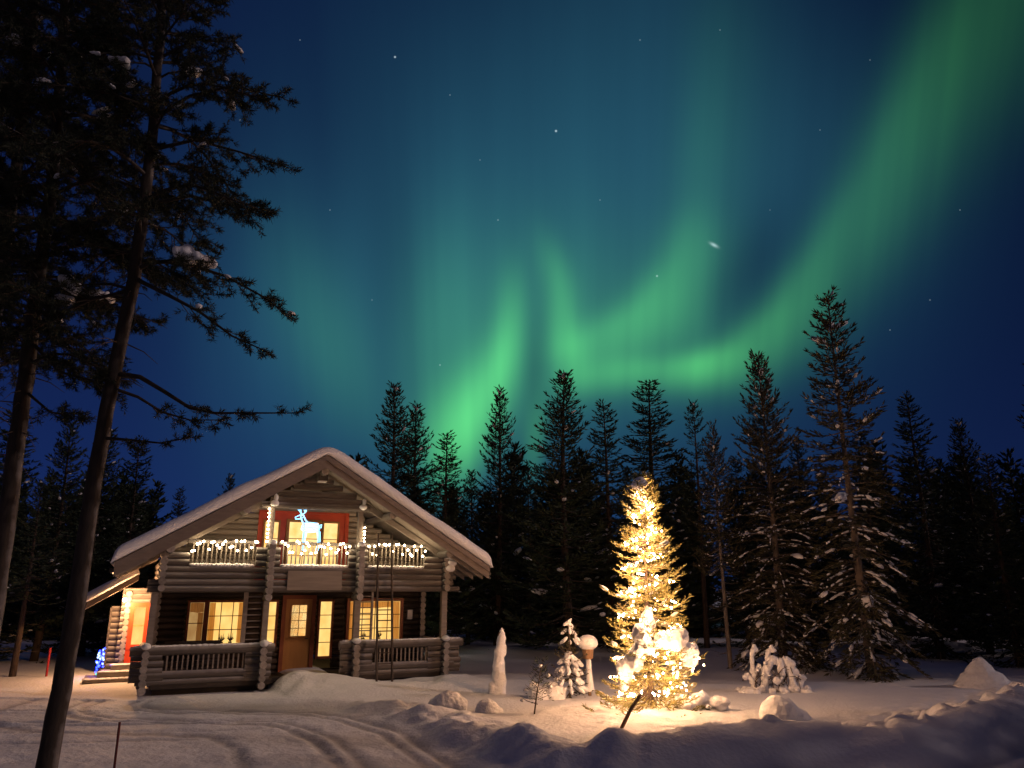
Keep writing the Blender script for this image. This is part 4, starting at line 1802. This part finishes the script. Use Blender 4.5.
# blue light figure
p = at(99, 672, 25.0)
p.z = gz(p.x, p.y)
lf = thing('light_figure', 'small blue and white glowing light figure beside the annex steps', 'light figure', p)
g = MB()
g.tube([(0, 0, 0), (0, 0, .86)], [.05, .02], 6)
g.build('stem', METAL, lf)
for nm, mt, n, sz in (('blue_bulbs', LEDBLUE, 26, .028), ('white_bulbs', LEDWHITE, 12, .035), ('green_bulbs', LEDGREEN, 6, .03)):
    g = MB()
    for k in range(n):
        z = RS.uniform(.06, .88) if nm != 'green_bulbs' else RS.uniform(.04, .2)
        r_ = .15 * (1 - .35 * z)
        a = RS.uniform(0, 6.28)
        g.ball((math.cos(a) * r_ * RS.uniform(.3, 1), math.sin(a) * r_, z), sz, 1)
    g.build(nm[:-1], mt, lf)

# mounds
snow_thing('snow_mound', 'rounded bush mound under lumpy snow right of the porch', 448, 708,
           [(0, 0, .12, .34, .3, .26, .12), (-.22, .05, .08, .25, .25, .22, .12), (.2, -.05, .1, .24, .24, .2, .12), (.05, -.1, .26, .2, .2, .16, .15), (-.1, -.14, .2, .16, .16, .15, .2)])
snow_thing('snow_mound', 'small smooth dark sided snow mound between bush and sapling', 487, 711, [(0, 0, .05, .27, .25, .24, .05), (.12, .05, .0, .25, .25, .16, .08)])
snow_thing('snow_mound', 'round snow mound behind the thin sapling', 548, 697, [(.12, 0, .1, .36, .33, .34, .04), (-.35, .1, .12, .16, .16, .28, .06), (-.1, 0, .05, .4, .35, .26, .06)])
snow_thing('snow_mound', 'smooth dome of snow in front of the snow covered bush', 780, 720, [(0, 0, .06, .40, .40, .40, .03), (.15, .05, .0, .5, .42, .26, .05)])
snow_thing('snow_mound', 'pale cone shaped snow mound near the right edge', 984, 690,
           [(-.02, 0, .2, .42, .4, .52, .03), (0, 0, .05, .66, .6, .46, .04), (.05, 0, .0, .8, .7, .30, .05), (-.03, 0, .45, .24, .24, .34, .05)])
snow_thing('snow_mound', 'broad low snow mound under the dark trees on the right', 925, 652, [(0, 0, .0, 1.3, 1.0, .45, .06), (1.1, .3, 0, 1.4, 1., .34, .06)])
sh = []
for k in range(22):
    x = RS.uniform(-.55, .75)
    sh.append((x, RS.uniform(-.25, .25), RS.uniform(.02, .22) * (1 - abs(x - .1) * .8) + .05, RS.uniform(.09, .2), RS.uniform(.09, .18), RS.uniform(.08, .16), .18))
snow_thing('snow_heap', 'pile of broken snow lumps at the right foot of the lit tree', 694, 712, sh, 'snow heap')

# snow draped bush
p = ground_at(775, 694)
p.z = gz(p.x, p.y)
bs = thing('bush', 'bush bent into loops under thick snow before the brownish pine', 'bush', p)
g, s = MB(), MB()


def loop(pts, r):
    g.tube(pts, .018, 5)
    n = len(pts)
    for i in range(n - 1):
        a, b = Vector(pts[i]), Vector(pts[i + 1])
        m = max(2, int((b - a).length / .07))
        for k in range(m):
            q = a.lerp(b, k / m)
            s.ball(q + Vector((RS.uniform(-.02, .02), RS.uniform(-.02, .02), .02)), (r * RS.uniform(.8, 1.15), r * RS.uniform(.8, 1.1), r * RS.uniform(.75, 1.1)), 2, .12, RS)


loop([(-.52, 0, 0), (-.53, 0, .5), (-.55, 0, .95), (-.44, 0, 1.12), (-.34, .02, .98)], .075)
loop([(-.30, -.05, 0), (-.22, -.05, .5), (-.04, -.05, .82), (.16, -.05, .76), (.24, -.05, .38)], .115)
loop([(.50, 0, 0), (.46, 0, .5), (.36, 0, .80), (.50, .02, .70), (.58, .05, .42)], .11)
loop([(-.46, 0, .5), (-.36, .05, .66), (-.24, .05, .52)], .06)
loop([(-.52, -.1, .1), (-.72, -.1, .42), (-.86, -.1, .30)], .075)
loop([(-.2, .1, .1), (-.1, .1, .45), (.05, .1, .5)], .09)
loop([(.02, .2, .2), (-.06, .2, .85), (.06, .2, 1.08), (.2, .2, .95)], .08)
loop([(.7, .1, 0), (.78, .1, .35), (.92, .1, .30)], .08)
for k in range(46):
    x = RS.uniform(-.95, 1.05)
    s.ball((x, RS.uniform(-.4, .3), RS.uniform(-.03, .30) * (1.1 - abs(x))), RS.uniform(.05, .12), 2, .2, RS)
for k in range(46):
    a = RS.uniform(.3, 2.84)
    b0 = Vector((RS.uniform(-.6, .7), RS.uniform(-.25, .2), RS.uniform(0, .5)))
    e_ = b0 + Vector((math.cos(a) * .3, RS.uniform(-.2, .15), math.sin(a) * RS.uniform(.15, .45)))
    g.tube([b0, b0.lerp(e_, .5) + Vector((0, 0, .04)), e_], [.012, .009, .004], 4)
    if k % 2:
        s.ball(e_, RS.uniform(.03, .06), 1, .2, RS)
g.build('stem', TWIG, bs)
melt(s.build('snow_load', SNOW, bs), .02, .05)


# ------------------------------------------------------------------ the big pines at the left
def big_pine(label, trunk, radii, crown_from, seed, boughs, bough_len, extra=()):
    rng = random.Random(seed)
    b0 = Vector(trunk[0])
    t = thing('pine_tree', label, 'tree', b0, 0, 'tall pines in the left foreground')
    T = [Vector(p) - b0 for p in trunk]
    wood, tw, snowm = MB(), MB(), MB()
    # refine the trunk
    pts, rs = [], []
    for i in range(len(T) - 1):
        for k in range(6):
            u = k / 6
            pts.append(T[i].lerp(T[i + 1], u) + Vector((rng.uniform(-.012, .012), rng.uniform(-.012, .012), 0)))
            rs.append((radii[i] * (1 - u) + radii[i + 1] * u) * rng.uniform(.97, 1.04))
    pts.append(T[-1])
    rs.append(radii[-1])
    wood.tube(pts, rs, 14)

    def trunk_at(z):
        for i in range(len(T) - 1):
            if T[i].z <= z <= T[i + 1].z:
                return T[i].lerp(T[i + 1], (z - T[i].z) / (T[i + 1].z - T[i].z))
        return T[-1]
    V, F = [], []

    def tuft(p, d, n=24, L=.10):
        for q in range(n):
            u = rng.random()
            dd = (d * rng.uniform(.2, 1.1) + Vector((rng.gauss(0, .6), rng.gauss(0, .6), rng.gauss(0, .6)))).normalized()
            blade(V, F, p - d * (.12 * u), dd, L * rng.uniform(.6, 1.25), .0135, rng)

    def bough(bp, nsub, sub_len, bare_to=.25):
        n = len(bp) - 1
        Lb = sum((bp[i + 1] - bp[i]).length for i in range(n))
        wood.tube(bp, [max(.006, (.014 + .010 * Lb) * (1 - .8 * i / n)) for i in range(n + 1)], 6)
        for k in range(nsub):
            s = bare_to + (1 - bare_to) * (k + rng.random()) / nsub
            i = min(int(s * n), n - 1)
            p = bp[i].lerp(bp[i + 1], s * n - i)
            d = (bp[i + 1] - bp[i]).normalized()
            sd = d.cross(Vector((0, 0, 1))).normalized() * rng.choice((-1, 1))
            sl = sub_len * rng.uniform(.45, 1.15) * (1.15 - .6 * s)
            dd = (d * rng.uniform(.3, .9) + sd * rng.uniform(.3, .9) + Vector((0, 0, rng.uniform(-.55, .35)))).normalized()
            q1 = p + dd * sl * .5 + Vector((0, 0, -.05 * sl))
            q2 = p + dd * sl + Vector((0, 0, rng.uniform(-.15, .1) * sl))
            tw.tube([p, q1, q2], [.009, .007, .004], 4)
            nt = max(3, int(sl / .085))
            for j in range(nt):
                u = .25 + .75 * (j + rng.random() * .5) / nt
                c0 = p.lerp(q1, u * 2) if u < .5 else q1.lerp(q2, u * 2 - 1)
                e = (dd + Vector((rng.gauss(0, .7), rng.gauss(0, .7), rng.gauss(0, .5) + .1))).normalized()
                off_ = e * rng.uniform(.04, .18)
                if rng.random() < .7:
                    tw.tube([c0, c0 + off_], [.004, .003], 3)
                tuft(c0 + off_, e)
            tuft(q2, dd)
            if rng.random() < .03:
                sz = rng.uniform(.035, .085)
                snowm.ball(p.lerp(q2, rng.uniform(.4, .9)) + Vector((0, 0, .05)), (sz * rng.uniform(1.3, 2.4), sz * rng.uniform(.7, 1.1), sz * rng.uniform(.35, .55)), 2, .3, rng, 0, (q2 - p).to_track_quat('X', 'Z').to_matrix())
        tuft(bp[-1], (bp[-1] - bp[-2]).normalized(), 30)

    H = T[-1].z
    for k in range(boughs):
        z = crown_from + (H - crown_from) * (k + rng.random() * .8) / boughs
        t_ = (z - crown_from) / (H - crown_from)
        a = k * 2.399 + rng.uniform(-.4, .4)
        L = bough_len * rng.uniform(.55, 1.1) * (1 - .55 * t_) * min(1, .55 + 3 * t_)
        p0 = trunk_at(z)
        h = Vector((math.cos(a), math.sin(a), 0))
        el = rad(rng.uniform(-20, 5) + 30 * t_)
        sag = rng.uniform(.05, .16) * L
        bp = []
        sd = Vector((-h.y, h.x, 0)) * rng.uniform(-.2, .2) * L
        for i in range(7):
            s = i / 6
            bp.append(p0 + h * L * s * math.cos(el) + Vector((0, 0, L * s * math.sin(el) + sag * math.sin(s * 4.2) * (1 if s < .75 else 1))) + sd * s * s)
        bough(bp, int(6 + L * 8.5), .85, .16)
    for (path, ns, sl, bt) in extra:
        bough([Vector(q) - b0 for q in path], ns, sl, bt)
    for q in range(18):
        a = rng.uniform(0, 6.28)
        z = rng.uniform(crown_from * .75, crown_from)
        p0 = trunk_at(z)
        h = Vector((math.cos(a), math.sin(a), rng.uniform(-.5, 0)))
        L = rng.uniform(.3, .9)
        tw.tube([p0, p0 + h * L * .6, p0 + h * L + Vector((0, 0, -.1))], [.014, .008, .003], 4)
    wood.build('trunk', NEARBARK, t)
    tw.build('twig_mass', TWIG, t, kind='stuff')
    cr = MB()
    cr.v, cr.f, cr.m, cr.sm = V, F, [0] * len(F), [False] * len(F)
    cr.build('crown', NEARNEEDLE, t)
    snowm.build('snow_load', SNOW, t, kind='stuff')
    return t


D1 = 12.3
base1 = ground_at(44, 781)
tr1 = [tuple((base1.x, base1.y, -.2)), tuple(at(70, 640, D1)), tuple(at(101, 440, D1)), tuple(at(134, 280, D1)), tuple(at(152, 140, D1)), tuple(at(163, 0, D1)), tuple(at(170, -160, D1))]
PILLOWS = [
    (196, 257, D1 - .3, 21, 12, 'largest pillow of snow caught right of the near pine trunk'),
    (68, 283, D1 + .3, 13, 15, 'upright lump of snow caught left of the near pine trunk'),
    (66, 301, D1 + .2, 15, 8, 'flat lump of snow below the upright one in the pines'),
    (104, 296, D1 + .4, 12, 9, 'snow lump touching the near pine trunk on its left'),
    (191, 70, D1 + .2, 13, 9, 'snow lump high in the near pine, right of its trunk'),
    (120, 62, D1 - .4, 14, 7, 'dim snow lump high in the pines left of the trunk'),
    (95, 53, D1 - .5, 7, 4, 'small bright snow lump high in the left pines'),
    (131, 84, D1 - .4, 9, 5, 'snow lump under the dim one high in the left pines')]
ex1 = [
    ([at(118, 374, D1), at(140, 377, D1 - .1), at(165, 392, D1 - .2), at(190, 408, D1 - .3), at(215, 413, D1 - .35), at(250, 413, D1 - .4), at(299, 413, D1 - .4)], 9, .45, .45),
    ([at(112, 388, D1), at(138, 397, D1 + .1), at(162, 412, D1 + .2), at(190, 420, D1 + .3), at(224, 420, D1 + .3)], 8, .45, .35),
    ([at(103, 438, D1), at(130, 440, D1 - .2), at(160, 443, D1 - .3), at(200, 436, D1 - .4)], 6, .40, .2),
    ([at(134, 278, D1), at(170, 296, D1 - .2), at(200, 312, D1 - .4), at(232, 336, D1 - .5), at(268, 352, D1 - .5)], 12, .6, .3),
    ([at(138, 262, D1), at(180, 262, D1 + .3), at(225, 276, D1 + .4), at(262, 296, D1 + .4), at(284, 312, D1 + .4)], 15, .65, .3),
    ([at(146, 205, D1), at(190, 196, D1 - .3), at(230, 205, D1 - .4), at(272, 214, D1 - .4)], 13, .6, .3),
    ([at(150, 150, D1), at(195, 140, D1 + .2), at(240, 152, D1 + .3), at(284, 166, D1 + .3)], 18, .65, .2),
    ([at(152, 120, D1), at(190, 96, D1 - .2), at(232, 86, D1 - .3), at(284, 98, D1 - .3)], 16, .6, .3),
    ([at(156, 60, D1), at(195, 40, D1 + .2), at(235, 42, D1 + .2)], 16, .6, .2),
    ([at(132, 290, D1), at(90, 300, D1 - .2), at(50, 320, D1 - .3), at(10, 345, D1 - .3)], 18, .7, .2),
]
tx = {257: (136, 270), 283: (133, 290), 301: (131, 300), 296: (132, 296), 70: (156, 80), 62: (157, 70), 53: (157, 60), 84: (154, 95)}
for (px, py, D, w_, h_, lab) in PILLOWS:
    a, b = at(*tx[py], D1), at(px, py + h_ * .35, D)
    ex1.append(([a, a.lerp(b, .35) + Vector((0, 0, .10)), a.lerp(b, .7) + Vector((0, 0, .08)), b, b + (b - a).normalized() * .35 + Vector((0, 0, -.08))], 5, .55, .35))
big_pine('leaning tall pine whose trunk crosses before the annex', tr1, [.150, .135, .118, .105, .09, .075, .05], 8.2, 61, 38, 2.6, ex1)
D2 = 12.9
base2 = Vector(tuple(at(-22, 720, D2)))
base2.z = -.2
tr2 = [tuple(base2), tuple(at(0, 570, D2)), tuple(at(20, 420, D2)), tuple(at(36, 300, D2)), tuple(at(52, 180, D2)), tuple(at(64, 40, D2)), tuple(at(74, -160, D2))]
ex2 = [([at(30, 340, D2), at(60, 372, D2 - .2), at(90, 380, D2 - .3), at(116, 392, D2 - .3)], 12, .6, .3),
       ([at(24, 390, D2), at(50, 412, D2 - .2), at(84, 418, D2 - .3)], 10, .6, .3),
       ([at(50, 200, D2), at(20, 190, D2 - .3), at(-20, 200, D2 - .4)], 20, .7, .1)]
big_pine('tall pine rising at the left edge behind the leaning one', tr2, [.155, .14, .13, .12, .105, .09, .06], 6.6, 62, 76, 3.1, ex2)

D3 = 15.5
b3 = Vector(tuple(at(-75, 690, D3)))
b3.z = -.1
tr3 = [tuple(b3)] + [tuple(at(x, y, D3)) for x, y in [(-52, 560), (-20, 400), (0, 280), (18, 160), (34, 20), (46, -160)]]
big_pine('tall pine whose dark crown fills the top left corner', tr3, [.2, .18, .16, .14, .12, .10, .05], 7.6, 63, 70, 3.3, [])

# heavy pillows of snow caught in the near pines, each on the boughs above
for i, (px, py, D, w_, h_, lab) in enumerate(PILLOWS):
    c0 = at(px, py, D)
    k = D / 800
    g = MB()
    for q in range(7):
        u = RS.uniform(-.75, .75)
        g.ball((u * w_ * k, RS.uniform(-.4, .4) * w_ * k, RS.uniform(-.25, .25) * h_ * k - .25 * h_ * k * u), (w_ * k * RS.uniform(.35, .6), w_ * k * RS.uniform(.35, .55), h_ * k * RS.uniform(.4, .65)), 2, .2, RS)
    o = melt(g.build('snow_lump', SNOW), .025, .07)
    o.location = c0
    tag(o, lab, 'snow lump', 'snow lumps in the near pines')
